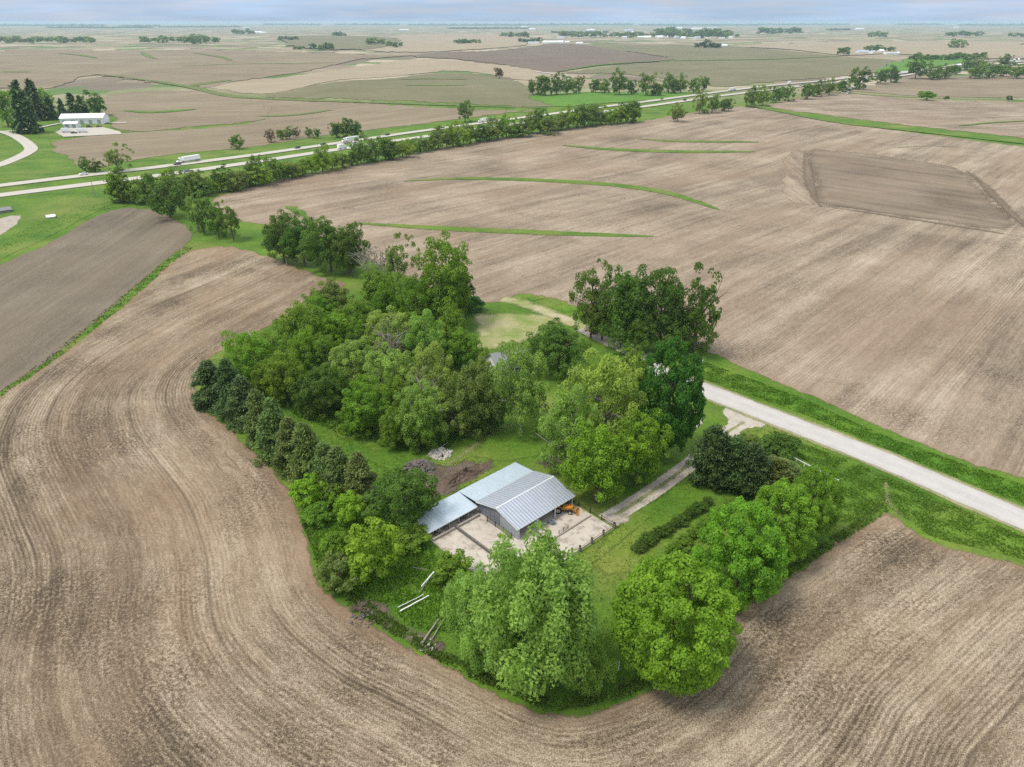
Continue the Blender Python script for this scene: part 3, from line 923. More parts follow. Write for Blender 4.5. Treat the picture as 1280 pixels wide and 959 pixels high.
TRUNK = {
    'maple': trunk_mesh('maple_trunk', 5, M['bark'], .05, 5, .45, .04, .25),
    'broad': trunk_mesh('broad_trunk', 6, M['bark'], .055, 7, .8),
    'willow': trunk_mesh('willow_trunk', 7, M['bark'], .07, 7, .75),
    'pale': trunk_mesh('pale_trunk', 8, M['bark_pale'], .06, 10, 1.0, .12),
    'sparse': trunk_mesh('sparse_trunk', 9, M['bark'], .05, 10, .95, .1, .8),
    'bare': trunk_mesh('bare_trunk', 10, M['bark_pale'], .05, 16, 1.0, .1, .95),
    'bush': trunk_mesh('bush_stem', 11, M['bark'], .03, 4, .4, .05, .1),
    'spruce': trunk_mesh('spruce_trunk', 12, M['bark'], .06, 0, .5, .0, .8),
    'cedar': trunk_mesh('cedar_trunk', 13, M['bark'], .06, 0, .5, .0, .5),
    'hedge': trunk_mesh('hedgerow_trunk', 14, M['bark'], .06, 6, .8, .1),
    'farspruce': trunk_mesh('distant_spruce_trunk', 16, M['bark'], .06, 0, .5, 0, .6),
    'far': trunk_mesh('distant_trunk', 15, M['bark'], .08, 3, .6),
}
GREEN = {
    'bright': (.195, .355, .028), 'mid': (.168, .300, .030), 'dark': (.108, .200, .030), 'deep': (.056, .165, .020),
    'pale': (.262, .395, .078), 'olive': (.185, .262, .055), 'conifer': (.105, .165, .036), 'black': (.070, .118, .032),
    'lime': (.225, .40, .030), 'grey': (.26, .24, .18), 'rust': (.19, .14, .08), 'hedge': (.155, .245, .045), 'hedgelime': (.215, .335, .034),
}
RATIO = {'maple': (.75, 1.9), 'broad': (.75, 1.5), 'willow': (.8, 1.3), 'pale': (.8, 1.5), 'sparse': (.9, 1.7), 'bare': (.9, 1.7), 'bush': (.55, 1.1),
         'spruce': (1.0, 1.55), 'cedar': (.8, 1.8), 'hedge': (.75, 1.7), 'far': (.6, 1.5), 'farspruce': (1.0, 1.8)}
NAME = {'maple': 'maple_tree', 'broad': 'broadleaf_tree', 'willow': 'willow_tree', 'pale': 'pale_tree', 'sparse': 'gappy_tree', 'bare': 'leafless_tree', 'bush': 'shrub',
        'spruce': 'spruce_tree', 'cedar': 'cedar_tree', 'hedge': 'hedgerow_tree', 'far': 'distant_tree', 'farspruce': 'distant_spruce'}
TREES = []
_cnt = {}


def crown_geom(kind, box, clr):
    x0, y0, x1, y1 = box
    cx, cy = (x0 + x1) / 2, (y0 + y1) / 2
    W, Hh = (x1 - x0) / 2, (y1 - y0) / 2
    v = (cy - 479.5) / F
    zc = 5.0
    for _ in range(8):
        g = G(cx, cy, zc)
        d = ray(cx, cy, g.z)[2]
        a = W * d / F
        drop = SP + v * CP; hor = CP - v * SP
        th = math.atan2(drop, hor)
        hm = Hh * d / F / math.sqrt(1 + v * v)
        b2 = (hm * hm - (a * math.sin(th)) ** 2) / math.cos(th) ** 2
        lo, hi = RATIO[kind]
        b = math.sqrt(b2) if b2 > 0 else 0
        b = min(hi * a, max(lo * a, b))
        zc = b * (1 + clr)
    return g, a, b, zc


def tree(kind, box, color, label, group=None, clr=.12, cat='tree', simple=False):
    g, a, b, zc = crown_geom(kind, box, clr)
    k = _cnt.get(kind, 0); _cnt[kind] = k + 1
    base = Vector((g.x, g.y, H(g.x, g.y)))
    root = empty(NAME[kind], base, random.random() * 6.28)
    tag(root, label, cat, group)
    c = GREEN[color]
    j = [random.uniform(.92, 1.08) for _ in range(3)]
    me = PROTO[kind][k % len(PROTO[kind])]
    o = link('foliage' if kind in ('bush',) else 'crown', me, root)
    o.location = (0, 0, zc); o.scale = (a * 1.02, a * random.uniform(.94, 1.04), b * 1.02)
    o.color = (c[0] * j[0], c[1] * j[1], c[2] * j[2], 1)
    if not simple:
        t = link('stem' if kind == 'bush' else 'trunk', TRUNK[kind], root)
        t.location = (0, 0, zc); t.scale = (a, a, b)
        if b * 1.5 < zc:
            t.scale = (a, a, zc / 1.45)
    TREES.append((root, box))
    return root


T = tree
# front corner
T('willow', (602, 668, 757, 862), 'pale', 'large shaggy willow with drooping pale foliage in front of the barn')
T('willow', (700, 770, 757, 872), 'pale', 'low drooping right limb tree beside the large shaggy willow')
T('willow', (556, 698, 645, 838), 'pale', 'smaller willow growing into the left side of the large shaggy willow')
T('willow', (650, 800, 690, 884), 'mid', 'small drooping willow sprout at the front tip of the farmyard')
T('maple', (764, 691, 920, 862), 'bright', 'largest round bright green maple at the front right', 'round maples along the right boundary', .06)
T('maple', (874, 627, 988, 758), 'bright', 'second round maple from the front along the right boundary', 'round maples along the right boundary', .06)
T('maple', (936, 603, 1016, 708), 'bright', 'third round maple from the front, between two other maples', 'round maples along the right boundary', .06)
T('maple', (984, 584, 1050, 676), 'mid', 'smallest round maple, nearest the white rail fence', 'round maples along the right boundary', .06)
# dark cedars right
cd = 'dark cedars beside the driveway'
T('cedar', (870, 533, 915, 606), 'black', 'dark cedar nearest the driveway', cd, .02)
T('cedar', (897, 548, 938, 612), 'black', 'second dark cedar from the driveway', cd, .02)
T('cedar', (920, 556, 960, 618), 'black', 'third dark cedar from the driveway, widest of the clump', cd, .02)
T('cedar', (948, 570, 990, 616), 'conifer', 'low dark cedar at the end by the white rail fence', cd, .02)
T('cedar', (960, 575, 1003, 612), 'conifer', 'lowest dark cedar touching the smallest round maple', cd, .02)
T('bush', (948, 536, 1000, 576), 'dark', 'low green bush behind the cedars near the road', None, .0, 'shrub')
T('bush', (918, 540, 950, 566), 'olive', 'pale olive bush behind the cedars', None, .0, 'shrub')
# centre right
T('maple', (797, 428, 880, 568), 'deep', 'tall dense dark green maple beside the road')
T('broad', (766, 432, 815, 496), 'mid', 'small yellowish green tree left of the dark maple')
T('pale', (706, 440, 806, 568), 'pale', 'large pale green tree in the middle of the farmyard')
T('pale', (674, 476, 752, 600), 'pale', 'pale green tree on the left of the large pale tree')
T('broad', (768, 520, 829, 608), 'bright', 'pale green tree right of the large pale tree, by the driveway')
T('broad', (704, 531, 790, 630), 'bright', 'bright green tree just behind the barn corner')
T('pale', (612, 430, 690, 540), 'pale', 'pale green tree in front of the grey-roofed house')
T('broad', (665, 405, 733, 468), 'dark', 'dark round tree behind the house by the gravel yard')
T('bush', (720, 470, 760, 500), 'mid', 'rounded green shrub between the farmyard trees', None, .0, 'shrub')
# over the road
ov = 'tall trees across the road'
T('sparse', (714, 322, 768, 428), 'dark', 'dark ragged tree at the left end of the roadside group', ov)
T('broad', (752, 328, 822, 436), 'dark', 'dense green tree second from left in the roadside group', ov)
T('broad', (796, 326, 862, 442), 'dark', 'tallest tree in the centre of the roadside group', ov)
T('sparse', (843, 338, 905, 446), 'dark', 'gappy tree with visible limbs at the right end of the roadside group', ov)
T('broad', (730, 372, 778, 424), 'olive', 'low tree under the left end of the roadside group', ov)
T('broad', (826, 390, 884, 438), 'dark', 'low tree at the foot of the roadside group on the right', ov)
T('broad', (775, 380, 825, 440), 'dark', 'low tree at the foot of the roadside group in the middle', ov)
# dark round row at the back left
br = 'dark round trees behind the grove'
T('broad', (325, 268, 376, 326), 'dark', 'leftmost dark round tree behind the grove near the pole', br)
T('broad', (352, 272, 402, 330), 'dark', 'second dark round tree from the left behind the grove', br)
T('broad', (384, 272, 436, 338), 'dark', 'third dark round tree from the left behind the grove', br)
T('broad', (412, 276, 458, 342), 'dark', 'rightmost dark round tree behind the grove', br)
T('bare', (436, 296, 480, 350), 'grey', 'grey nearly leafless tree behind the grove', None)
T('bare', (456, 306, 492, 356), 'rust', 'brownish leafless tree beside the grey leafless one', None)
T('sparse', (474, 300, 516, 356), 'olive', 'thin olive tree between leafless trees and cottonwood')
T('broad', (522, 304, 592, 406), 'mid', 'tallest cottonwood at the back of the grove')
T('broad', (548, 322, 592, 398), 'dark', 'dark tree on the right side of the tallest cottonwood')
T('bush', (568, 368, 605, 388), 'deep', 'low dark shrub at the field edge behind the gravel yard', None, .0, 'shrub')
# grove
gv = 'trees of the farm grove'
grove = [
    ('broad', (394, 350, 440, 402), 'olive', 'olive tree on the grove edge facing the left field'),
    ('broad', (448, 334, 502, 388), 'mid', 'low green tree below the grey leafless trees'),
    ('broad', (496, 346, 548, 420), 'mid', 'green tree in front of the tallest cottonwood'),
    ('broad', (420, 372, 480, 428), 'mid', 'medium tree in the upper middle of the grove'),
    ('broad', (342, 380, 404, 446), 'mid', 'broad tree on the upper left edge of the grove'),
    ('broad', (398, 384, 446, 442), 'bright', 'bright green tree in the upper left of the grove'),
    ('broad', (286, 414, 345, 482), 'bright', 'light spreading tree at the left corner above the spruces'),
    ('broad', (328, 436, 384, 506), 'mid', 'round tree just behind the upper spruces'),
    ('broad', (366, 456, 428, 520), 'dark', 'round bluish green tree behind the middle spruces'),
    ('pale', (456, 386, 520, 452), 'pale', 'pale silvery tree with grey limbs in the grove centre'),
    ('pale', (500, 390, 560, 462), 'pale', 'pale silvery tree right of the grove centre'),
    ('broad', (540, 380, 588, 446), 'mid', 'green tree by the worn yard on the right of the grove'),
    ('pale', (410, 424, 468, 490), 'pale', 'pale tree left of the grove centre'),
    ('pale', (456, 436, 520, 505), 'pale', 'pale leaning tree in the lower grove centre'),
    ('pale', (508, 430, 572, 512), 'pale', 'large pale willow-like tree left of the house'),
    ('broad', (426, 482, 482, 546), 'bright', 'light green rounded tree at the front left of the grove'),
    ('broad', (470, 470, 522, 530), 'mid', 'medium tree at the front of the grove beside the lawn'),
    ('pale', (492, 478, 560, 560), 'pale', 'pale front tree with bare grey trunks showing'),
    ('broad', (556, 446, 622, 545), 'olive', 'dull olive tree touching the house'),
    ('sparse', (538, 492, 590, 552), 'olive', 'thin olive tree at the front right of the grove'),
    ('broad', (500, 505, 545, 566), 'mid', 'low tree above the pile of pale stones'),
    ('broad', (384, 420, 426, 470), 'mid', 'tree in the left middle of the grove'),
    ('broad', (460, 352, 500, 410), 'mid', 'upper tree in the middle of the grove behind the silvery ones'),
    ('broad', (560, 410, 600, 460), 'mid', 'small tree next to the worn yard'),
    ('broad', (440, 462, 476, 506), 'bright', 'small bright tree left of the leaning pale tree'),
    ('broad', (402, 468, 440, 512), 'mid', 'small tree between the grove front and the spruces'),
    ('broad', (530, 356, 566, 412), 'mid', 'middle tree below the cottonwood trunk'),
    ('bare', (462, 395, 512, 470), 'grey', 'dead tree with bare grey limbs in the grove centre'),
    ('bare', (506, 450, 556, 530), 'grey', 'dead tree with tangled grey limbs at the grove front'),
    ('broad', (590, 488, 625, 540), 'dark', 'dark low tree in front of the house wall'),
    ('broad', (312, 444, 352, 494), 'mid', 'low tree wedged between spruces and the left corner tree'),
    ('broad', (360, 412, 402, 468), 'bright', 'bright tree between the upper left edge and the grove middle'),
    ('broad', (430, 400, 470, 448), 'mid', 'mid green tree above the pale tree left of centre'),
    ('pale', (520, 404, 566, 456), 'pale', 'small pale tree beside the worn yard tree'),
    ('broad', (380, 366, 424, 412), 'mid', 'mid green tree behind the olive edge tree'),
    ('broad', (470, 504, 512, 560), 'mid', 'low tree closing the grove front over the lawn'),
]
for k_, b_, c_, l_ in grove:
    T(k_, b_, c_, l_, gv, .02)
# spruce row
sp_ = 'dark spruces along the left windbreak'
spr = [(244, 446, 284, 506), (268, 450, 306, 520), (286, 464, 324, 530), (303, 482, 342, 556), (324, 498, 362, 574), (345, 514, 384, 588), (364, 530, 404, 602), (386, 546, 424, 614), (404, 558, 444, 622), (428, 560, 466, 626)]
od = ['first', 'second', 'third', 'fourth', 'fifth', 'sixth', 'seventh', 'eighth', 'ninth', 'tenth', 'eleventh', 'twelfth', 'thirteenth', 'fourteenth', 'fifteenth', 'sixteenth', 'seventeenth', 'eighteenth', 'nineteenth', 'twentieth']


def ordinal(n):
    if n < 20:
        return od[n]
    t = {2: 'twenty', 3: 'thirty', 4: 'forty', 5: 'fifty', 6: 'sixty'}[(n + 1) // 10]
    u = (n + 1) % 10
    return (t + '-' + od[u - 1]) if u else t[:-1] + 'ieth'


for i, b_ in enumerate(spr):
    lab = 'dark spruce at the far left tip of the windbreak' if i == 0 else 'dark spruce at the barn end of the windbreak' if i == len(spr) - 1 else 'dark spruce, %s along the windbreak from its far tip' % ordinal(i)
    T('spruce', (b_[0] - [7, 4, 6, 2, 7, 5, 8, 3, 6, 5][i], b_[1] + [4, -4, 6, 0, -3, 6, -2, 7, 0, 5][i], b_[2] + [4, 6, 5, 5, 7, 3, 7, 6, 4, 7][i], b_[3] + 2), 'conifer' if i > 2 else 'black', lab, sp_, .02)
T('broad', (457, 580, 546, 662), 'dark', 'dark round tree beside the low lean-to roof', None, .02)
for b_, c_, l_ in [((363, 590, 405, 642), 'lime', 'yellow-green bush at the left edge below the spruces'), ((416, 617, 456, 660), 'lime', 'small round yellow-green bush left of the dark round tree'), ((374, 626, 414, 660), 'mid', 'green bush under the left yellow-green bush'),
                   ((402, 600, 432, 640), 'bright', 'light green bush between the two yellow-green bushes'), ((428, 655, 500, 735), 'lime', 'tall spiky yellow-green bush in the weeds'), ((486, 650, 540, 690), 'mid', 'low green bush in front of the lean-to'), ((395, 690, 446, 742), 'olive', 'olive bush with dead brown branches near the field corner'),
                   ((540, 690, 590, 735), 'mid', 'low green bush between white poles and the yard'), ((398, 660, 436, 700), 'mid', 'green bush left of the tall spiky bush'), ((556, 720, 592, 752), 'mid', 'low bush at the yard corner beside the willow'),
                   ((500, 655, 530, 684), 'mid', 'small bush against the lean-to end wall')]:
    T('bush', b_, c_, l_, 'bushes in the weedy corner', .0, 'shrub')
# shrub rows in the paddock
for row, (p, q, n_) in enumerate([((797, 686), (884, 627), 14), ((838, 690), (897, 645), 10)]):
    for i in range(n_):
        t_ = i / (n_ - 1)
        x_ = p[0] + (q[0] - p[0]) * t_; y_ = p[1] + (q[1] - p[1]) * t_
        w_ = 9.5 - 2 * t_ + random.uniform(-2.5, 2)
        y_ += random.uniform(-2, 2)
        T('bush', (x_ - w_, y_ - 8, x_ + w_, y_ + 7), 'dark' if row == 0 else 'mid', '%s bush from the barn end of the %s paddock row' % (ordinal(i), 'left' if row == 0 else 'right'), 'bushes planted in two paddock rows', -.1, 'shrub')

# highway hedgerow
base_l = [(135, 252), (165, 250), (200, 247), (235, 243), (280, 236), (340, 225), (400, 213), (470, 199), (560, 182), (650, 167), (740, 155), (800, 150)]


def interp(L, x):
    for (x0, y0), (x1, y1) in zip(L, L[1:]):
        if x <= x1:
            return y0 + (y1 - y0) * (x - x0) / (x1 - x0)
    return L[-1][1]


hr = 'hedgerow trees along the near side of the highway'
random.seed(21)
x_ = 147.0
i = 0
while x_ < 800:
    yb = interp(base_l, x_)
    s_ = 1.0 if x_ < 420 else .86
    tall = random.random() < .42
    w_ = random.uniform(11, 16) * s_ * (1.1 if x_ < 260 else 1)
    h_ = (random.uniform(26, 36) if tall else random.uniform(15, 23)) * s_
    c_ = random.choice(['hedge', 'hedge', 'dark', 'hedgelime', 'olive', 'hedge'])
    tn = {'hedge': 'green', 'dark': 'dark green', 'hedgelime': 'yellow-green', 'olive': 'olive green'}[c_]
    lab = '%s %s tree, %s from the left in the highway hedgerow' % ('tall' if tall else 'low', tn, ordinal(i))
    T('hedge', (x_ - w_, yb - h_, x_ + w_, yb + 2), c_, lab, hr, .05)
    x_ += random.uniform(9.5, 14.5) * s_
    i += 1
# bigger ones at its left end and below
for kd, b_, c_, l_ in [('hedge', (132, 212, 166, 252), 'dark', 'dark tree ending the hedgerow by the highway'), ('sparse', (128, 183, 158, 214), 'olive', 'tree beyond the highway above the hedgerow end'), ('hedge', (183, 222, 232, 272), 'dark', 'broad dark tree at the tip of the left field'),
                       ('hedge', (160, 218, 196, 254), 'hedge', 'broad green tree second from the hedgerow end'), ('hedge', (234, 243, 268, 292), 'hedge', 'tall tree at the corner of the wide field'), ('hedge', (256, 252, 284, 296), 'dark', 'dark tree beside the corner tree of the wide field'),
                       ('sparse', (272, 252, 304, 300), 'hedge', 'gappy tree right of the dark corner tree'), ('hedge', (218, 232, 240, 262), 'hedge', 'small tree between hedgerow and corner trees')]:
    T(kd, b_, c_, l_, None, .05)
# beyond the end of the hedgerow along the highway to the right
rt = [(838, 132, 858, 152, 'hedge'), (868, 112, 884, 143, 'olive'), (880, 118, 902, 141, 'hedge'), (896, 122, 918, 138, 'dark'), (930, 109, 950, 134, 'hedge'), (944, 110, 966, 132, 'hedgelime'), (962, 108, 980, 128, 'dark'), (974, 107, 993, 126, 'dark'), (1002, 102, 1020, 124, 'hedge'),
      (1014, 101, 1032, 121, 'hedge'), (1028, 100, 1048, 119, 'hedge'), (1044, 98, 1066, 116, 'dark'), (1062, 85, 1090, 112, 'dark'), (1094, 84, 1112, 105, 'dark'), (1106, 83, 1126, 103, 'dark'), (1134, 72, 1160, 98, 'dark'), (1158, 86, 1178, 97, 'hedge'), (1172, 84, 1194, 95, 'hedge'),
      (1186, 80, 1202, 92, 'dark'), (1202, 74, 1216, 88, 'dark'), (1214, 72, 1234, 88, 'hedge'), (1210, 84, 1232, 94, 'hedge'), (1228, 83, 1250, 94, 'hedge'), (1246, 82, 1266, 93, 'hedge'), (1248, 69, 1266, 83, 'dark'), (1262, 84, 1284, 94, 'hedge')]
for i, (a0, b0, a1, b1, c_) in enumerate(rt):
    tn = {'hedge': 'green', 'dark': 'dark green', 'hedgelime': 'yellow-green', 'olive': 'olive green'}[c_]
    T('hedge', (a0, b0, a1, b1), c_, '%s roadside tree, %s from the left beyond the hedgerow end' % (tn, ordinal(i)), 'roadside trees along the right half of the highway', .05)
# north of the highway
for i, (b_, c_) in enumerate([((286, 168, 304, 186), 'dark'), ((331, 162, 343, 178), 'rust'), ((344, 160, 356, 175), 'hedge'), ((354, 159, 368, 174), 'hedge'), ((364, 160, 374, 172), 'rust'), ((381, 159, 391, 172), 'dark'), ((391, 161, 401, 173), 'dark')]):
    T('hedge', b_, c_, '%s small tree, %s from the left north of the highway' % ({'dark': 'dark', 'rust': 'brownish', 'hedge': 'green'}[c_], ordinal(i)), 'small trees lining the north side of the highway', .05)
for b_, l_ in [((411, 151, 428, 172), 'left tree of the dark clump beside the trucks'), ((422, 149, 442, 172), 'middle tree of the dark clump beside the trucks'), ((434, 151, 453, 171), 'right tree of the dark clump beside the trucks')]:
    T('hedge', b_, 'dark', l_, 'dark clump north of the highway', .02)
T('hedge', (571, 125, 591, 150), 'dark', 'lone round tree beside the highway left of the white semi', None, .25)
T('far', (618, 84, 630, 98), 'rust', 'lone brownish tree in the middle of the far field')
T('bush', (1148, 113, 1170, 125), 'mid', 'round green bush on the right fence line', None, 0, 'shrub')
T('bush', (1181, 120, 1187, 125), 'dark', 'tiny dark bush on the right fence line', None, 0, 'shrub')
T('bush', (1258, 120, 1266, 127), 'dark', 'small dark bush at the right end of the fence line', None, 0, 'shrub')
# woodlot
wl = [(657, 100, 676, 119, 'dark'), (670, 91, 692, 120, 'dark'), (686, 93, 706, 119, 'dark'), (700, 95, 718, 118, 'hedge'), (712, 97, 728, 117, 'hedge'), (721, 95, 732, 110, 'rust'), (736, 97, 754, 116, 'dark'), (748, 100, 764, 117, 'hedge'), (762, 90, 788, 119, 'dark'), (782, 100, 798, 118, 'dark'),
      (797, 92, 820, 120, 'hedge'), (812, 102, 830, 120, 'dark'), (826, 93, 848, 117, 'hedge'), (842, 95, 862, 117, 'hedge'), (860, 97, 876, 116, 'hedge'), (872, 96, 888, 114, 'dark')]
for i, (a0, b0, a1, b1, c_) in enumerate(wl):
    T('hedge', (a0, b0, a1, b1), c_, '%s woodlot tree, %s from the left behind the bright lawn' % ({'dark': 'dark', 'rust': 'brownish', 'hedge': 'green'}[c_], ordinal(i)), 'woodlot trees behind the bright lawn', .02)
# far left farmstead conifers
fl = [('farspruce', (10, 103, 44, 166), 'black', 'large dark spruce in front of the left farmstead'), ('farspruce', (28, 100, 56, 150), 'black', 'dark spruce behind the large spruce of the left farmstead'), ('hedge', (-14, 106, 20, 158), 'hedgelime', 'yellow-green tree at the left edge of the picture'),
      ('hedge', (44, 112, 66, 136), 'hedgelime', 'yellow-green tree behind the left farmstead spruces'), ('farspruce', (55, 120, 70, 150), 'black', 'small dark spruce left of the white building'), ('farspruce', (70, 124, 84, 148), 'black', 'first dark spruce behind the white building'), ('farspruce', (80, 117, 100, 146), 'conifer', 'tallest dark spruce behind the white building'),
      ('farspruce', (92, 120, 110, 144), 'conifer', 'second spruce from the right behind the white building'), ('hedge', (106, 116, 131, 144), 'dark', 'broad dark tree at the right end behind the white building'), ('hedge', (98, 196, 112, 214), 'dark', 'low dark bush beside the highway at the white car'), ('hedge', (108, 200, 128, 216), 'dark', 'wider low dark bush beside the highway')]
for kd, b_, c_, l_ in fl:
    T(kd, b_, c_, l_, None, .02)

# far trees, small in the picture
ft = []
def grove_far(x0, x1, yt, yb, n, c, where):
    for i in range(n):
        x = x0 + (x1 - x0) * (i + .5) / n
        w = (x1 - x0) / n * random.uniform(.35, .75) + .8
        h = (yb - yt) * random.uniform(.45, 1.05)
        ft.append(((x - w, yb - h, x + w, yb), c, '%s distant tree from the left %s' % (ordinal(i), where)))
grove_far(0, 120, 46, 52.5, 15, 'hedge', 'in the long far hedge at upper left')
grove_far(176, 275, 46.5, 51, 9, 'hedge', 'in the broken far hedge left of centre')
grove_far(290, 317, 35, 42.5, 5, 'dark', 'round the white farm on the left skyline')
grove_far(348, 372, 45, 50.5, 4, 'dark', 'in the small grove on the green far field')
grove_far(367, 382, 57, 61.5, 3, 'dark', 'in the low clump before the green far field')
grove_far(387, 396, 52, 62.5, 1, 'dark', 'standing tall beside the low clump')
grove_far(398, 417, 53, 63, 3, 'dark', 'on the green far field')
grove_far(417, 434, 39, 46.5, 3, 'dark', 'in the far grove above the green field')
grove_far(457, 482, 48, 55, 2, 'hedge', 'along the right side of the green far field')
grove_far(483, 504, 50, 58.5, 3, 'dark', 'in the dark clump at the pale field corner')
grove_far(568, 600, 49, 53.5, 6, 'dark', 'in the small straight row on the pale field')
grove_far(647, 676, 46.5, 53, 5, 'black', 'in the dark grove beside the long white barns')
grove_far(868, 900, 50, 60.5, 5, 'black', 'in the dark windbreak on the right')
grove_far(1048, 1061, 56, 67, 1, 'dark', 'standing alone as a round tree on the right')
grove_far(1083, 1118, 57, 63, 4, 'dark', 'round the right farmstead')
grove_far(1086, 1107, 39, 46, 3, 'hedge', 'in the far grove above the right farmstead')
grove_far(1136, 1200, 64, 75.5, 8, 'dark', 'behind the right green lawn')
grove_far(1200, 1232, 65, 74, 4, 'dark', 'right of the right green lawn')
grove_far(1184, 1228, 38, 45, 6, 'dark', 'round the far white farm on the right')
grove_far(1260, 1282, 40, 46, 4, 'hedge', 'at the far right edge')
grove_far(700, 925, 38.5, 46.5, 30, 'hedge', 'among the houses of the distant village')
grove_far(820, 912, 36, 44, 8, 'dark', 'at the right end of the distant village')
grove_far(950, 1000, 36, 40.5, 5, 'dark', 'on the skyline right of the village')
grove_far(625, 660, 42, 45, 4, 'hedge', 'in the low row left of the village')
grove_far(1190, 1203, 50, 57, 1, 'hedge', 'alone behind the right lawn trees')
for b_, c_, l_ in ft:
    r = T('far', b_, c_, l_, 'small distant trees', .0, 'tree', True)


# distant woods merged by the haze
def woods(name, strips, label):
    C, N, S = [], [], []
    rng = np.random.default_rng(5)
    for x0, x1, y, hpx in strips:
        n = int((x1 - x0) * 5)
        for _ in range(n):
            x = rng.uniform(x0, x1)
            g = G(x, y + rng.uniform(-.35, .35))
            d = ray(x, y, 0)[2]
            hh = hpx * d / F * rng.uniform(.3, 1.0) * (.6 + .4 * math.sin(x * .23) ** 2)
            for _ in range(3):
                C.append((g.x + rng.normal() * d / F * 1.0, g.y + rng.normal() * 30, rng.uniform(.1, 1) * hh))
                S.append(d / F * rng.uniform(.5, 1.0))
    C = np.array(C); S = np.array(S)
    N = unit(rng.normal(size=C.shape) + np.array([0, -.4, .7]))
    U, V = frames(N, rng, S, S * .6)
    o = link(name, quads(name, C, U, V, np.clip(rng.normal(.5, .2, len(C)), 0, 1), M['leaf']))
    o.color = (.05, .10, .03, 1)
    tag(o, label, 'woods', None, 'stuff')


woods('distant_woods', [(0, 130, 32.5, 2.6), (60, 190, 35, 2), (330, 400, 31.5, 2.2), (420, 500, 31.5, 2.2), (510, 700, 32, 2.4), (690, 790, 31.5, 2.6), (800, 950, 32, 2), (1035, 1062, 38, 3), (1120, 1180, 31.3, 2), (1200, 1282, 32, 2.4), (200, 300, 34, 1.6), (560, 660, 36, 1.8), (690, 760, 41, 2), (150, 200, 33, 2), (950, 1060, 31.2, 1.8)],
      'hazy blue-green woods strung along the horizon')


# weeds, grass tufts
def blades(name, poly_px, n, h, wid, col, label, seed=1, lean=.5, avoid=None, cat='weeds'):
    rng = np.random.default_rng(seed)
    poly = [tuple(G(*p).xy) for p in poly_px]
    A = np.array(poly)
    lo, hi = A.min(0), A.max(0)
    pts = np.empty((0, 2))
    while len(pts) < n:
        q = rng.uniform(lo, hi, (n * 3, 2))
        q = q[inside(q, poly)]
        cl = np.sin(q[:, 0] * .9 + 2 * np.sin(q[:, 1] * .4)) + np.sin(q[:, 1] * 1.1 + 2 * np.sin(q[:, 0] * .37))
        q = q[rng.random(len(q)) < .35 + .3 * (cl + 1)]
        if avoid is not None:
            q = q[~avoid(q)]
        pts = np.concatenate([pts, q])
    pts = pts[:n]
    hh = h * rng.uniform(.35, 1.15, n)
    z = np.array([H(x, y) for x, y in pts])
    dirv = unit(np.stack([rng.normal(0, lean, n), rng.normal(0, lean, n), np.ones(n)], 1))
    C = np.stack([pts[:, 0], pts[:, 1], z], 1) + dirv * hh[:, None]
    U = unit(np.cross(dirv, rng.normal(size=(n, 3)))) * (wid * rng.uniform(.5, 1.3, n))[:, None]
    o = link(name, quads(name, C, U, dirv * hh[:, None], np.clip(rng.normal(.5, .22, n), 0, 1), M['leaf']))
    o.color = (*col, 1)
    tag(o, label, cat, None, 'stuff')
    return o


OR, e1, e2 = G(647.5, 660.6, 2.9), Vector((.735, .678, 0)), Vector((-.678, .735, 0))
BO = Vector((OR.x, OR.y, 0))
e1 = e1.normalized(); e2 = Vector((-e1.y, e1.x, 0))


def in_barn(q):
    dx = q[:, 0] - BO.x; dy = q[:, 1] - BO.y
    u = dx * e1.x + dy * e1.y; w = dx * e2.x + dy * e2.y
    return ((u > -13.6) & (u < .5) & (w > -4.5) & (w < 18.5)) | ((u > -1) & (u < 17) & (w > -10.8) & (w < 18.5))


blades('undergrowth', [(300, 470), (350, 420), (420, 400), (500, 380), (570, 400), (600, 440), (615, 530), (560, 560), (500, 560), (430, 545), (370, 520)], 16000, .55, .3, (.12, .24, .035), 'leafy undergrowth between the trees of the grove', 12, .7, None, 'undergrowth')
weed_px = [(392, 690), (384, 650), (372, 612), (420, 640), (480, 655), (530, 670), (560, 690), (590, 722), (585, 770), (560, 790), (520, 785), (480, 755), (440, 742), (405, 735)]
blades('weeds', weed_px, 22000, .34, .17, (.17, .32, .035), 'rank green weeds in the corner left of the barn', 1, .95, in_barn)
farm_px = [(402, 380), (350, 404), (300, 430), (250, 460), (250, 490), (300, 545), (335, 575), (365, 612), (395, 700), (415, 738), (480, 785), (560, 828), (640, 870), (690, 887), (735, 886), (810, 856), (880, 802), (960, 733), (1050, 668), (1110, 636), (1060, 572), (960, 532), (900, 548), (840, 595), (760, 655), (690, 600), (600, 600), (560, 560), (500, 480)]
blades('grass', farm_px, 42000, .11, .14, (.105, .2, .018), 'green grass tufts covering the farmyard ground', 2, .9, in_barn, 'grass')
blades('grass', [(372, 640), (392, 690), (400, 724), (445, 764), (520, 812), (600, 853), (690, 891), (775, 875), (850, 839), (920, 762), (1000, 711), (1112, 638), (1100, 630), (1000, 700), (900, 750), (840, 825), (770, 860), (690, 876), (600, 838), (520, 795), (450, 745), (410, 715), (385, 645)], 9000, .3, .16, (.11, .19, .03), 'rough grass fringe between farmyard and tilled field', 3, .7, in_barn, 'grass')
blades('grass', [(880, 452), (1000, 497), (1100, 543), (1282, 608), (1400, 655), (1400, 680), (1282, 632), (1098, 557), (1000, 516), (880, 474)], 14000, .14, .2, (.085, .185, .016), 'tall ditch grass beyond the country road', 4, .8, None, 'grass')
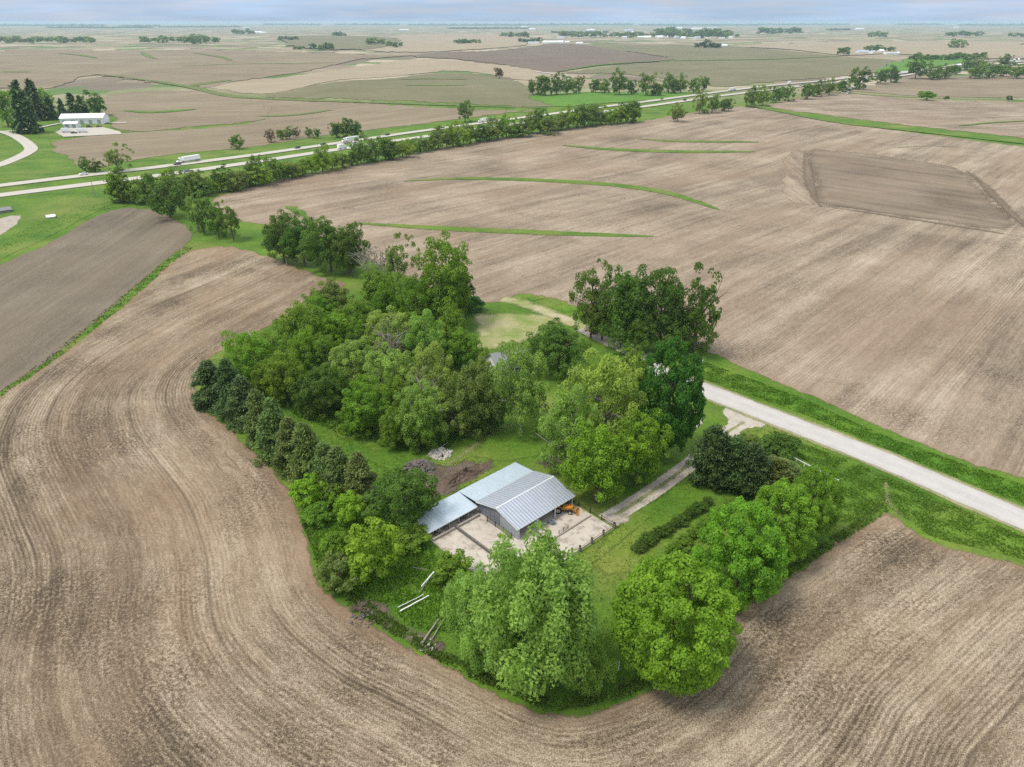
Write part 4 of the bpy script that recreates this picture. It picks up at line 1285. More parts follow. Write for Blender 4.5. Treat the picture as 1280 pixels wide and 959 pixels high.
blades('grass', [(960, 540), (1060, 575), (1120, 600), (1282, 672), (1400, 720), (1282, 700), (1165, 672), (1110, 634), (1040, 660), (1050, 610)], 12000, .12, .2, (.09, .185, .018), 'tall verge grass between road and field corner', 5, .8, None, 'grass')
blades('weeds', [(0, 489), (58, 449), (138, 382), (204, 328), (232, 308), (243, 310), (216, 329), (150, 387), (62, 456), (0, 497)], 1500, .22, .2, (.07, .14, .026), 'dark weeds along the ditch between the two left fields', 6, .6)
blades('weeds', [(0, 318), (60, 290), (110, 268), (150, 256), (200, 262), (150, 252), (100, 258), (50, 278), (0, 300)], 900, .2, .22, (.07, .15, .02), 'coarse weeds along the top edge of the left field', 8, .6)


# ------------------------------------------------------------------ barn
def barn():
    rz = math.atan2(e1.y, e1.x)
    root = empty('barn', BO, rz)
    tag(root, 'open-fronted cattle barn with ribbed grey roof and low lean-to wing', 'barn')
    L, W, SD, LL = 15.6, 12.0, 5.9, 12.9
    ze, zr, zs, zl, zlb = 2.9, 4.55, 2.35, 2.0, 2.25
    # gable roof slopes
    b = MB(); r_ = MB()
    o = .35
    b.slab([(-o, -.25, ze - .07), (L + o, -.25, ze - .07), (L + o, W / 2, zr), (-o, W / 2, zr)], .06)
    b.build('front_roof_slope', M['roof_rib'], root)
    b = MB()
    b.slab([(-o, W / 2 + .003, zr), (L + o, W / 2 + .003, zr), (L + o, W + .1, ze - .03), (-o, W + .1, ze - .03)], .06)
    rear = b.build('rear_roof_slope', M['roof_rib'], root)
    n = 23
    for i in range(n):
        x = -o + .1 + (L + 2 * o - .2) * i / (n - 1)
        wd = .12
        r_.slab([(x - wd, -.27, ze - .01), (x + wd, -.27, ze - .01), (x + wd, W / 2 - .14, zr + .035), (x - wd, W / 2 - .14, zr + .035)], .09)
    r_.build('front_roof_ribs', M['roof_rib_dark'], root)
    r_ = MB()
    for i in range(n):
        x = -o + .1 + (L + 2 * o - .2) * i / (n - 1)
        r_.slab([(x - .05, W / 2 + .14, zr + .03), (x + .05, W / 2 + .14, zr + .03), (x + .05, W + .05, ze + .03), (x - .05, W + .05, ze + .03)], .09)
    r_.build('rear_roof_ribs', M['roof_rib_dark'], root)
    c = MB()
    c.hexa([(-o - .02, W / 2 - .2, zr - .01), (L + o + .02, W / 2 - .2, zr - .01), (L + o + .02, W / 2 + .2, zr - .01), (-o - .02, W / 2 + .2, zr - .01),
            (-o - .02, W / 2 - .04, zr + .09), (L + o + .02, W / 2 - .04, zr + .09), (L + o + .02, W / 2 + .04, zr + .09), (-o - .02, W / 2 + .04, zr + .09)])
    c.build('ridge_cap', M['trim'], root)
    # bargeboards
    for x0 in (-o - .05, L + o):
        t = MB()
        t.slab([(x0, -.3, ze - .03), (x0 + .05, -.3, ze - .03), (x0 + .05, W / 2, zr + .05), (x0, W / 2, zr + .05)], .3)
        t.slab([(x0, W / 2 + .002, zr + .05), (x0 + .05, W / 2 + .002, zr + .05), (x0 + .05, W + .15, ze - .02), (x0, W + .15, ze - .02)], .3)
        t.build('gable_trim', M['trim'], root)
    t = MB(); t.slab([(-o, -.3, ze - .03), (L + o, -.3, ze - .03), (L + o, -.255, ze - .03), (-o, -.255, ze - .03)], .16)
    t.build('front_eave_trim', M['trim'], root)
    # rear shed continuing the slope at a lower pitch
    b = MB(); b.slab([(-o, W + .12, ze - .09), (L + o, W + .12, ze - .09), (L + o, W + SD, zs), (-o, W + SD, zs)], .05)
    shed = b.build('rear_shed_roof', M['roof_new'], root)
    s_ = MB()
    for i in range(18):
        x = -o + .4 + (L + 2 * o - .8) * i / 17
        s_.slab([(x - .02, W + .14, ze - .06), (x + .02, W + .14, ze - .06), (x + .02, W + SD, zs + .025), (x - .02, W + SD, zs + .025)], .05)
    s_.build('seam', M['roof_new'], shed)
    # lean-to wing
    b = MB(); b.slab([(-LL, W - .5, zl), (-o - .06, W - .5, zl), (-o - .06, W + SD - .1, zlb + .1), (-LL, W + SD - .1, zlb + .1)], .06)
    lean = b.build('lean_to_roof', M['roof_new'], root)
    s_ = MB()
    for i in range(15):
        x = -LL + .3 + (LL - .8) * i / 14
        s_.slab([(x - .02, W - .48, zl + .025), (x + .02, W - .48, zl + .025), (x + .02, W + SD - .12, zlb + .125), (x - .02, W + SD - .12, zlb + .125)], .05)
    s_.build('seam', M['roof_new'], lean)
    t = MB(); t.slab([(-LL - .02, W - .56, zl + .03), (-o - .4, W - .56, zl + .03), (-o - .4, W - .505, zl + .03), (-LL - .02, W - .505, zl + .03)], .2)
    t.build('lean_to_eave_trim', M['trim'], root)
    t = MB(); t.slab([(-LL - .06, W - .5, zl + .04), (-LL - .004, W - .5, zl + .04), (-LL - .004, W + SD, zlb + .14), (-LL - .06, W + SD, zlb + .14)], .2)
    t.build('lean_to_end_trim', M['trim'], root)
    # walls
    w = MB()
    w.poly([(0, .1, 0), (0, 5.2, 0), (0, 5.2, zr - .2), (0, .1, ze - .1)])
    wl_ = MB()
    wl_.hexa([(0, .05, 0), (.08, .05, 0), (.08, 5.2, 0), (0, 5.2, 0), (0, .05, ze - .14), (.08, .05, ze - .14), (.08, 5.2, zr - .36), (0, 5.2, zr - .36)])
    wl_.build('gable_wall', M['wall_metal'], root)
    wl_ = MB()
    wl_.hexa([(.1, 5.2, 0), (.16, 5.2, 0), (.16, W - .05, 0), (.1, W - .05, 0), (.1, 5.2, zr - .3), (.16, 5.2, zr - .3), (.16, W - .05, ze - .2), (.1, W - .05, ze - .2)])
    for k in range(5):
        y = 5.6 + k * 1.35
        wl_.box(.06, .1, y, y + .18, 0, 2.7)
    wl_.build('sliding_door_wall', roofdark, root)
    wl_ = MB(); wl_.hexa([(L - .08, .05, 0), (L, .05, 0), (L, W + SD, 0), (L - .08, W + SD, 0), (L - .08, .05, .9), (L, .05, .9), (L, W + SD, zs - .1), (L - .08, W + SD, zs - .1)])
    wl_.hexa([(L - .07, 2.5, .9), (L - .01, 2.5, .9), (L - .01, W - 1, .9), (L - .07, W - 1, .9), (L - .07, 2.5, ze + .1), (L - .01, 2.5, ze + .1), (L - .01, W - 1, ze - .1), (L - .07, W - 1, ze - .1)])
    wl_.build('end_wall', M['wall_metal'], root)
    wl_ = MB(); wl_.box(-LL + .1, L - .1, W + SD - .2, W + SD - .12, 0, zs - .2)
    wl_.build('rear_wall', M['wall_metal'], root)
    wl_ = MB(); wl_.box(-LL + .05, -LL + .12, W - .3, W + SD - .15, 0, zl - .1)
    wl_.build('lean_to_end_wall', M['wall_metal'], root)
    wl_ = MB(); wl_.box(.3, L - .3, 6.2, 6.3, 0, 3.4)
    wl_.build('inner_partition', M['dark_gap'], root)
    # posts along the open sides
    for x in (.25, 5.2, 10.3, L - .25):
        p = MB(); p.box(x - .1, x + .1, -.05, .15, 0, ze - .12); p.build('post', M['trim'], root)
    for k in range(6):
        x = -LL + .35 + k * 2.42
        p = MB(); p.box(x - .08, x + .08, W - .4, W - .24, 0, zl - .06); p.build('post', M['timber_light'], root)
    return root


roofdark = roofmetal('dark_grey_door_sheet', (.2, .22, .26), .3, .55)
BARN = barn()


def bl(u, w, z=0.0):
    """point in the barn's own axes"""
    p = BO + e1 * u + e2 * w
    return Vector((p.x, p.y, z))


brz = math.atan2(e1.y, e1.x)


def slab_at(name, u0, u1, w0, w1, z0, z1, mat, label, cat, kind=None):
    b = MB(); b.box(u0, u1, w0, w1, z0, z1)
    o = b.build(name, mat)
    o.location = BO; o.rotation_euler = (0, 0, brz)
    tag(o, label, cat, None, kind)
    return o


slab_at('concrete_yard', -12.6, -.2, -4.2, 17.6, -.2, .10, M['yard'], 'concrete cattle yard in front of the low lean-to', 'yard', 'structure')
slab_at('concrete_yard', -.196, 16.5, -10.1, 17.6, -.2, .104, M['yard'], 'concrete cattle yard along the open barn side', 'yard', 'structure')
slab_at('yard_kerb', -6.75, -6.35, -1.5, 11.4, .1, .62, M['rubble_dark'], 'low dark concrete feed kerb dividing the lean-to yard', 'kerb')
slab_at('yard_kerb', 1.5, 16.0, -4.75, -4.5, .104, .42, M['timber_light'], 'low pale kerb across the open-side yard', 'kerb')
slab_at('feed_bunk', -12.4, -7.0, 10.7, 11.1, .1, .62, M['timber_light'], 'weathered board feed bunk under the lean-to eave, outer half', 'feed bunk')
slab_at('feed_bunk', -6.2, -.6, 10.7, 11.1, .1, .62, M['timber_light'], 'weathered board feed bunk under the lean-to eave, barn half', 'feed bunk')


def feeder_ring(u, w, label):
    root = empty('hay_ring', bl(u, w, .1), 0)
    tag(root, label, 'hay ring', 'steel rings under the lean-to')
    for z in (.15, .75):
        b = MB(); b.tube([(math.cos(a) * .6, math.sin(a) * .6, z) for a in np.linspace(0, 2 * math.pi, 17)], .05, 5, False); b.build('hoop', M['steel'], root)
    for k in range(8):
        a = k * math.pi / 4
        b = MB(); b.tube([(math.cos(a) * .6, math.sin(a) * .6, 0), (math.cos(a) * .6, math.sin(a) * .6, .78)], .035, 4); b.build('upright', M['steel'], root)


feeder_ring(-10.5, 11.9, 'steel ring nearest the outer end of the lean-to')
feeder_ring(-4.0, 11.9, 'steel ring under the lean-to nearer the barn')
feeder_ring(-8.0, 12.2, 'steel ring in the middle of the lean-to')


def gate(name, p0, p1, rails, post_every, h, pmat, rmat, label, cat='fence', rail_h=.05, post_w=.1, zb=0.0):
    p0 = Vector(p0); p1 = Vector(p1)
    d = (p1 - p0); Ln = d.length
    root = empty(name, (p0.x, p0.y, zb), math.atan2(d.y, d.x))
    tag(root, label, cat)
    n = max(1, round(Ln / post_every))
    for i in range(n + 1):
        x = Ln * i / n
        b = MB(); b.box(x - post_w, x + post_w, -post_w, post_w, 0, h + .15); b.build('post', pmat, root)
    for i in range(rails):
        z = h * (i + .75) / rails
        b = MB(); b.box(0, Ln, -post_w - .06, -post_w - .003, z - rail_h, z + rail_h); b.build('rail', rmat, root)
    return root


gate('board_fence', bl(3.0, -10.4), bl(16.6, -10.4), 3, 3.3, 1.35, M['timber'], M['timber_light'], 'pale board fence with dark posts along the yard edge', 'fence', .06, .15)
gate('yard_fence', bl(16.8, -10.0), bl(16.8, -.6), 2, 3.2, 1.1, M['timber'], M['steel'], 'dark rail fence closing the yard towards the driveway', 'fence', .04, .08)
gate('yard_gate', bl(-.6, 1.2), bl(-.6, 8.4), 4, 2.4, 1.25, M['timber'], M['steel'], 'dark steel gate panels against the gable wall', 'gate', .03, .06)
gate('yard_gate', bl(7.0, -4.3), bl(9.6, -4.3), 3, 1.3, 1.1, M['steel'], M['steel'], 'small steel gate standing in the open-side yard', 'gate', .025, .05)


# feed tub, tractor
def tub():
    root = empty('feed_tub', bl(8.4, -1.1, .104), .4)
    tag(root, 'blue-grey feed tub standing beside a barn post', 'feed tub')
    b = MB(); n = 14
    for k in range(n):
        a0, a1 = 2 * math.pi * k / n, 2 * math.pi * (k + 1) / n
        for r0, z0, r1, z1 in ((.45, 0, .55, .8), (.55, .8, .47, .8), (.47, .8, .4, .15)):
            b.poly([(math.cos(a0) * r0, math.sin(a0) * r0, z0), (math.cos(a1) * r0, math.sin(a1) * r0, z0), (math.cos(a1) * r1, math.sin(a1) * r1, z1), (math.cos(a0) * r1, math.sin(a0) * r1, z1)])
    b.poly([(math.cos(2 * math.pi * k / n) * .4, math.sin(2 * math.pi * k / n) * .4, .15) for k in range(n)])
    b.build('tub', M['bluegrey'], root)
    b = MB(); b.tube([(math.cos(a) * .55, math.sin(a) * .55, .8) for a in np.linspace(0, 2 * math.pi, 17)], .035, 5, False); b.build('rim', M['bluegrey'], root)


tub()


def wheel_parts(root, x, y, r, w, rimmat=None):
    t = MB(); n = 20
    prof = [(r * .62, -w / 2), (r * .95, -w / 2), (r, -w * .3), (r, w * .3), (r * .95, w / 2), (r * .62, w / 2)]
    for k in range(n):
        a0, a1 = 2 * math.pi * k / n, 2 * math.pi * (k + 1) / n
        for (r0, y0), (r1, y1) in zip(prof, prof[1:]):
            t.poly([(x + math.cos(a0) * r0, y + y0, r + math.sin(a0) * r0), (x + math.cos(a1) * r0, y + y0, r + math.sin(a1) * r0), (x + math.cos(a1) * r1, y + y1, r + math.sin(a1) * r1), (x + math.cos(a0) * r1, y + y1, r + math.sin(a0) * r1)])
    wh = t.build('wheel', M['tyre'], root)
    c = MB()
    for s_ in (-1, 1):
        c.poly([(x + math.cos(2 * math.pi * k / n) * r * .63, y + s_ * w * .4, r + math.sin(2 * math.pi * k / n) * r * .63) for k in range(n)])
    c.tube([(x, y - w * .5, r), (x, y + w * .5, r)], r * .18, 8)
    c.build('rim', rimmat or M['rim'], wh)
    return wh


def tractor():
    root = empty('tractor', bl(12.8, .4, .104), brz - math.radians(52))
    tag(root, 'orange loader tractor parked under the open barn roof', 'tractor')
    b = MB(); b.taper(.1, 2.3, -.42, .42, .85, 1.5, .0, .12, .06); b.build('hood', M['orange'], root)
    b = MB(); b.box(2.3, 2.42, -.38, .38, .75, 1.4); b.build('grille', M['steel'], root)
    b = MB(); b.box(-1.2, 2.2, -.22, .22, .55, .85); b.build('chassis', M['steel'], root)
    for s_ in (-1, 1):
        b = MB(); b.tube([(-.75 + math.cos(a) * .95, s_ * .85, .85 + math.sin(a) * .95) for a in np.linspace(.3, 2.6, 9)], .09, 5)
        b.slab([(-1.4, s_ * .85 - .25, 1.66), (-.2, s_ * .85 - .25, 1.78), (-.2, s_ * .85 + .25, 1.78), (-1.4, s_ * .85 + .25, 1.66)], .06)
        b.build('fender', M['orange'], root)
    b = MB(); b.box(-1.0, -.45, -.28, .28, 1.05, 1.2); b.box(-1.1, -.98, -.28, .28, 1.2, 1.6); b.build('seat', M['tyre'], root)
    b = MB(); b.tube([(-.05, 0, 1.45), (-.25, 0, 1.75)], .03, 5)
    b.tube([(-.27 + math.cos(a) * .07, math.sin(a) * .2, 1.76 + math.cos(a) * .1) for a in np.linspace(0, 2 * math.pi, 13)], .02, 4, False); b.build('steering_wheel', M['tyre'], root)
    b = MB()
    for s_ in (-.55, .55):
        b.tube([(-1.1, s_, .9), (-1.1, s_, 2.3)], .05, 5)
    b.tube([(-1.1, -.55, 2.3), (-1.1, .55, 2.3)], .05, 5); b.build('roll_bar', M['orange'], root)
    b = MB(); b.tube([(1.6, .25, 1.45), (1.6, .25, 2.15)], .045, 6); b.build('exhaust_pipe', M['steel'], root)
    for s_ in (-1, 1):
        b = MB(); b.tube([(.2, s_ * .6, 1.35), (1.8, s_ * .6, 1.6), (3.0, s_ * .6, .6)], .09, 6); b.build('loader_arm', M['orange'], root)
    b = MB(); n = 6
    for k in range(n):
        a0, a1 = -.4 + 2.2 * k / n, -.4 + 2.2 * (k + 1) / n
        q = [(3.35 - math.cos(a) * .45, .48 - math.sin(a) * .45 + .1) for a in (a0, a1)]
        b.poly([(q[0][0], -.95, q[0][1]), (q[1][0], -.95, q[1][1]), (q[1][0], .95, q[1][1]), (q[0][0], .95, q[0][1])])
    b.box(3.0, 3.5, -.97, -.94, .1, .75); b.box(3.0, 3.5, .94, .97, .1, .75); b.build('bucket', M['orange'], root)
    for y in (-.85, .85):
        wheel_parts(root, -.75, y, .78, .42)
        wheel_parts(root, 1.7, y * .9, .48, .28)


tractor()


def wagon():
    g = G(745, 417)
    root = empty('farm_wagon', (g.x, g.y, 0), .4)
    tag(root, 'small faded red farm wagon half hidden under the roadside trees', 'wagon')
    b = MB(); b.box(-1.8, 1.8, -.9, .9, .7, .85)
    for s_ in (-1, 1):
        b.box(-1.8, 1.8, s_ * .9 - .04, s_ * .9 + .04, .85, 1.5)
    b.box(-1.84, -1.76, -.86, .86, .85, 1.5); b.box(1.76, 1.84, -.86, .86, .85, 1.5); b.build('wagon_box', M['red'], root)
    b = MB(); b.tube([(1.8, 0, .55), (3.3, 0, .4)], .05, 5); b.build('drawbar', M['steel'], root)
    for x in (-1.2, 1.2):
        for y in (-.85, .85):
            wheel_parts(root, x, y, .36, .2)


wagon()


# ------------------------------------------------------------------ house
def house():
    g = G(636, 462)
    root = empty('house', (g.x, g.y, 0), math.radians(28))
    tag(root, 'white farmhouse with grey shingle roof hidden among the trees', 'house')
    L, W, h, r = 11.0, 8.0, 3.6, 6.2
    b = MB()
    b.box(-L / 2, L / 2, -W / 2, W / 2, 0, h); b.build('wall', M['siding'], root)
    for s_ in (-1, 1):
        x = s_ * (L / 2 - .02)
        b = MB(); b.hexa([(x - .05, -W / 2, h), (x + .05, -W / 2, h), (x + .05, W / 2, h), (x - .05, W / 2, h), (x - .05, -.05, r), (x + .05, -.05, r), (x + .05, .05, r), (x - .05, .05, r)]); b.build('gable', M['siding'], root)
    rf = None
    for s_ in (-1, 1):
        b = MB(); b.slab([(-L / 2 - .5, s_ * (W / 2 + .5), h - .25), (L / 2 + .5, s_ * (W / 2 + .5), h - .25), (L / 2 + .5, s_ * .002, r + .15), (-L / 2 - .5, s_ * .002, r + .15)], .15)
        q = b.build('roof', M['shingle'], root)
        if s_ > 0:
            c = MB(); c.box(-1.4, -.7, .6, 1.3, 5.0, 7.2); c.build('chimney', M['rubble_dark'], q)
    # front wing
    b = MB(); b.box(1.0, 5.0, -W / 2 - 4.2, -W / 2 - .003, 0, 3.0); b.build('wing_wall', M['siding'], root)
    for s_ in (-1, 1):
        b = MB(); b.slab([(3 + s_ * 2.4, -W / 2 - 4.6, 2.85), (3 + s_ * 2.4, -1.5, 2.85), (3 + s_ * .002, -1.5, 4.9), (3 + s_ * .002, -W / 2 - 4.6, 4.9)], .14); b.build('wing_roof', M['shingle'], root)
    for x in (-3.6, -1.2):
        f_ = MB(); f_.box(x - .6, x + .6, -W / 2 - .06, -W / 2 - .003, 1.0, 2.5); fo = f_.build('window_frame', M['white_paint'], root)
        p = MB(); p.box(x - .5, x + .5, -W / 2 - .08, -W / 2 - .063, 1.1, 2.4); p.build('pane', M['glass'], fo)
    for y in (-1.8, 1.8):
        f_ = MB(); f_.box(-L / 2 - .06, -L / 2 - .003, y - .55, y + .55, 1.0, 2.5); fo = f_.build('window_frame', M['white_paint'], root)
        p = MB(); p.box(-L / 2 - .08, -L / 2 - .063, y - .45, y + .45, 1.1, 2.4); p.build('pane', M['glass'], fo)
    d = MB(); d.box(.0, .9, -W / 2 - .06, -W / 2 - .003, .1, 2.2); d.build('door', M['dark_gap'], root)


house()


# white rail fence near cedars
def rail_fence():
    p0, p1 = G(985, 573), G(1047, 605)
    d = (p1 - p0).xy
    root = empty('rail_fence', (p0.x, p0.y, 0), math.atan2(d.y, d.x))
    tag(root, 'low white rail fence beside the roadside maples', 'fence')
    Ln = d.length
    for i in range(7):
        b = MB(); b.box(Ln * i / 6 - .06, Ln * i / 6 + .06, -.06, .06, 0, 1.15); b.build('post', M['white_paint'], root)
    for z in (1.02,):
        b = MB(); b.box(-.1, Ln + .1, -.12, -.063, z - .11, z + .11); b.build('rail', M['white_paint'], root)
    b = MB(); b.box(Ln - .1, Ln, -1.6, -.13, .05, 1.2); b.box(Ln - .1, Ln - .02, -1.7, -1.6, 0, 1.3)
    b.build('end_panel', M['white_paint'], root)


rail_fence()


def logs(name, a, b_, r, mat, label, cat, group=None, z=.25):
    p0, p1 = G(*a), G(*b_)
    m = MB()
    d = p1 - p0
    k = 6
    pts = []
    for i in range(k + 1):
        q = p0 + d * (i / k)
        pts.append((q.x - p0.x + random.uniform(-.05, .05), q.y - p0.y + random.uniform(-.05, .05), z + random.uniform(-.03, .03)))
    m.tube(pts, [.75 * r * (1 - .25 * i / k) for i in range(k + 1)], 8)
    o = m.build(name, mat)
    o.location = (p0.x, p0.y, 0)
    tag(o, label, cat, group)
    return o


wp = 'white poles lying in the weeds'
for a, b_, r, mt, l_, z_ in [((527, 736), (557, 699), .15, 'white_paint', 'white pole reaching from the weeds towards the yard corner', .5), ((534, 728), (556, 704), .12, 'trim', 'white pole lying right beside the pole nearest the yard', .55), ((551, 712), (567, 703), .09, 'trim', 'short thin white pole near the yard corner', .7),
                       ((500, 767), (536, 747), .17, 'white_paint', 'lowest white pole lying in the weeds near the field', .5), ((498, 762), (530, 746), .1, 'trim', 'thin white pole just above the lowest one', .55), ((524, 743), (540, 722), .1, 'grey_wood', 'grey pole between the two clusters of white poles', .45), ((516, 712), (535, 716), .08, 'grey_wood', 'thin grey pole lying crosswise in the weeds', .6)]:
    logs('fallen_pole', a, b_, r, M[mt], l_, 'pole', wp, z_)
logs('log', (974, 573), (985, 563), .3, M['grey_wood'], 'weathered grey log at the end of the white rail fence', 'log', None, .9)
logs('log', (528, 806), (548, 776), .25, M['grey_wood'], 'thick grey fallen trunk at the field corner', 'log', None, .35)
logs('log', (540, 800), (556, 774), .16, M['grey_wood'], 'thinner grey fallen trunk beside the thick one', 'log', None, .3)
logs('log', (534, 575), (560, 558), .18, M['grey_wood'], 'pale log leaning across the pile of stones', 'log', None, 1.0)


# ------------------------------------------------------------------ piles
def rock_mesh(name, seed, mat):
    bm = bmesh.new()
    bmesh.ops.create_icosphere(bm, subdivisions=2, radius=1)
    rng = np.random.default_rng(seed)
    ds = unit(rng.normal(size=(10, 3))); ks = rng.uniform(.55, .9, 10)
    for v in bm.verts:
        p = np.array(v.co)
        for d_, k in zip(ds, ks):
            t = p @ d_
            if t > k:
                p = p - d_ * (t - k)
        v.co = Vector(p)
    me = bpy.data.meshes.new(name); bm.to_mesh(me); bm.free()
    me.materials.append(mat)
    return me


rocks = [rock_mesh('rock', s, M['rubble']) for s in (1, 2, 3)]
rocks_d = [rock_mesh('dark_rock', s, M['rubble_dark']) for s in (4, 5)]


def pile(name, cx, cy, rpx, n, srange, ms, label, cat, hgt):
    """a heap of pieces as one mesh: nobody could count them"""
    g = G(cx, cy)
    rng = np.random.default_rng(int(cx))
    bm = bmesh.new()
    for i in range(n):
        a, q = rng.random() * 6.28, rng.random() ** .6
        R = rpx * ray(cx, cy, 0)[2] / F
        x, y = math.cos(a) * q * R, math.sin(a) * q * R * .9
        s = rng.uniform(*srange)
        z = max(.1, hgt * (1 - q ** 1.5)) * rng.uniform(.5, 1)
        mt = Matrix.Translation((x, y, z)) @ Matrix.Rotation(rng.random() * 6, 4, unit(rng.normal(size=(1, 3)))[0]) @ Matrix.Diagonal((s * rng.uniform(.7, 1.5), s, s * rng.uniform(.4, .9), 1))
        k = len(bm.verts)
        me = ms[i % len(ms)]
        t = bmesh.new(); t.from_mesh(me); t.transform(mt)
        tm = bpy.data.meshes.new('t'); t.to_mesh(tm); t.free()
        nf = len(bm.faces)
        bm.from_mesh(tm)
        bm.faces.ensure_lookup_table()
        mi = 0 if ms[i % len(ms)].materials[0] == ms[0].materials[0] else 1
        for fc in bm.faces[nf:]:
            fc.material_index = mi
        bpy.data.meshes.remove(tm)
    me = bpy.data.meshes.new(name); bm.to_mesh(me); bm.free()
    seen = []
    for m_ in ms:
        if m_.materials[0] not in seen:
            seen.append(m_.materials[0]); me.materials.append(m_.materials[0])
    o = link(name, me)
    o.location = (g.x, g.y, 0)
    tag(o, label, cat)
    return o


pile('stone_pile', 551, 568, 15, 150, (.22, .6), rocks, 'pile of pale broken stones near the grove', 'stone pile', 1.3)
pile('rubble_pile', 524, 585, 19, 170, (.2, .6), rocks_d, 'grey rubble heap beside the pale stone pile', 'rubble pile', 1.5)
pile('rubble_pile', 690, 580, 15, 60, (.12, .3), rocks_d, 'scattered grey rubble behind the barn', 'rubble pile', .7)
pile('rubble_pile', 458, 770, 22, 60, (.12, .3), rocks_d, 'scattered rubble on the bank at the field corner', 'rubble pile', .45)['kind'] = 'stuff'
pile('rubble_pile', 536, 808, 12, 26, (.12, .3), [rocks[0], rocks_d[0]], 'small pale rubble beside the fallen trunks', 'rubble pile', .4)


def mound(name, px, hgt, mat, label, cat):
    pts = [G(*p) for p in px]
    c = sum(pts, Vector()) / len(pts)
    ring = [np.array((p.x - c.x, p.y - c.y)) for p in pts]
    ring = catmull([tuple(r) for r in ring], .7, True)
    n = len(ring); K = 9
    rng = np.random.default_rng(3)
    v = [(0, 0, hgt)]; f = []
    for k in range(1, K + 1):
        t = k / K
        for r in ring:
            v.append((r[0] * t + rng.normal() * .1, r[1] * t + rng.normal() * .1, max(-.1, hgt * (1 - t ** 1.8) * (1 + .5 * math.sin(r[0] * 1.3) * math.cos(r[1] * 1.7)) + rng.normal() * .09 - (.1 if k == K else 0))))
    for j in range(n):
        f.append((0, 1 + j, 1 + (j + 1) % n))
        for k in range(K - 1):
            f.append((1 + k * n + j, 1 + (k + 1) * n + j, 1 + (k + 1) * n + (j + 1) % n, 1 + k * n + (j + 1) % n))
    me = bpy.data.meshes.new(name); me.from_pydata(v, [], f); me.materials.append(mat)
    me.attributes.new('rowc', 'FLOAT_VECTOR', 'POINT').data.foreach_set('vector', np.array([(q[0], 0, 9) for q in v], np.float32).ravel())
    bm = bmesh.new(); bm.from_mesh(me); bmesh.ops.recalc_face_normals(bm, faces=bm.faces)
    for q in bm.faces:
        q.smooth = True
    bm.to_mesh(me); bm.free()
    o = link(name, me); o.location = (c.x, c.y, 0)
    tag(o, label, cat)


mound('soil_heap', [(530, 612), (545, 604), (575, 590), (605, 578), (614, 580), (600, 592), (570, 608), (545, 620)], 1.1, M['heap'], 'long low heap of dark soil behind the barn', 'soil heap')


def brush_pile(cx, cy, n, L, mat, label, up=.5, spread=1.0):
    g = G(cx, cy)
    rng = np.random.default_rng(int(cy))
    b = MB()
    for i in range(n):
        th = rng.random() * 6.28
        l_ = L * rng.uniform(.5, 1.1)
        e = (math.cos(th) * l_ * spread, math.sin(th) * l_ * spread, l_ * up * rng.random() + .1)
        s0 = (rng.normal() * .3, rng.normal() * .3, .15)
        md = tuple((s0[k] + e[k]) / 2 + rng.normal() * .12 + (.25 if k == 2 else 0) for k in range(3))
        b.tube([s0, md, e], [.07, .05, .02], 4)
        for j in range(3):
            e3 = tuple(md[k] + (e[k] - s0[k]) * .3 + rng.normal() * .3 for k in range(3))
            b.tube([md, e3], [.035, .012], 3)
    o = b.build('brush_pile', mat)
    o.location = (g.x, g.y, 0)
    tag(o, label, 'brush pile')


brush_pile(427, 715, 46, 3.0, M['brush_tan'], 'dead brown branches fanning out at the field corner', .9)
brush_pile(450, 762, 30, 2.0, M['brush'], 'tangle of dead brush on the eroded bank', .5)
brush_pile(688, 577, 50, 2.6, M['grey_wood'], 'grey brush pile on dirt behind the barn', .5)
brush_pile(520, 588, 24, 2.0, M['brush'], 'dead brush on the grey rubble heap', .6)


# ------------------------------------------------------------------ poles and posts
def utility_pole(base, top, label, arm=True, rz=0.0):
    g = G(*base)
    zt = 8.0
    for _ in range(20):    # height whose top shows at the seen point
        d = g.y * CP + (CAMH - zt) * SP
        v = ((CAMH - zt) * CP - g.y * SP) / d
        zt += (479.5 + v * F - top[1]) * d / F / CP
    h = zt - g.z
    root = empty('utility_pole', g, rz)
    tag(root, label, 'utility pole')
    b = MB(); b.tube([(0, 0, -.3), (0, 0, h)], [.2, .13], 8); b.build('pole', M['grey_wood'], root)
    if arm:
        b = MB(); b.box(-1.1, 1.1, -.07, .07, h - .75, h - .58); b.build('crossarm', M['grey_wood'], root)
        for x in (-.95, -.35, .35, .95):
            b = MB(); b.tube([(x, 0, h - .58), (x, 0, h - .38)], [.05, .035], 6); b.build('insulator', M['trim'], root)
    return root, h


pA, hA = utility_pole((767, 437), (767, 409), 'pale utility pole at the gravel end of the country road', True, .6)
b = MB(); b.tube([(.32, 0, hA - 2.2), (.32, 0, hA - 1.3)], .22, 10); b.build('transformer', M['trim'], pA)
utility_pole((359, 333), (355, 303), 'slim pole at the field edge before the dark round trees', False)
utility_pole((248, 296), (247, 268), 'thin pole beside the corner trees of the wide field', False)
utility_pole((119, 246), (117, 226), 'thin pole on the grass between highway and left field', False)


def small_post(px, py, h, label):
    g = G(px, py)
    root = empty('marker_post', (g.x, g.y, 0))
    tag(root, label, 'post')
    b = MB(); b.box(-.08, .08, -.08, .08, 0, h); b.build('shaft', M['trim'], root)
    b = MB(); b.taper(-.1, .1, -.1, .1, h, h + .1, .08, .08, .08); b.build('cap', M['grey_wood'], root)


small_post(773, 838, 2.2, 'white post under the largest round maple')
small_post(752, 858, 1.8, 'white post between willow and largest round maple')
small_post(878, 455, 1.6, 'pale roadside post below the gappy roadside tree')


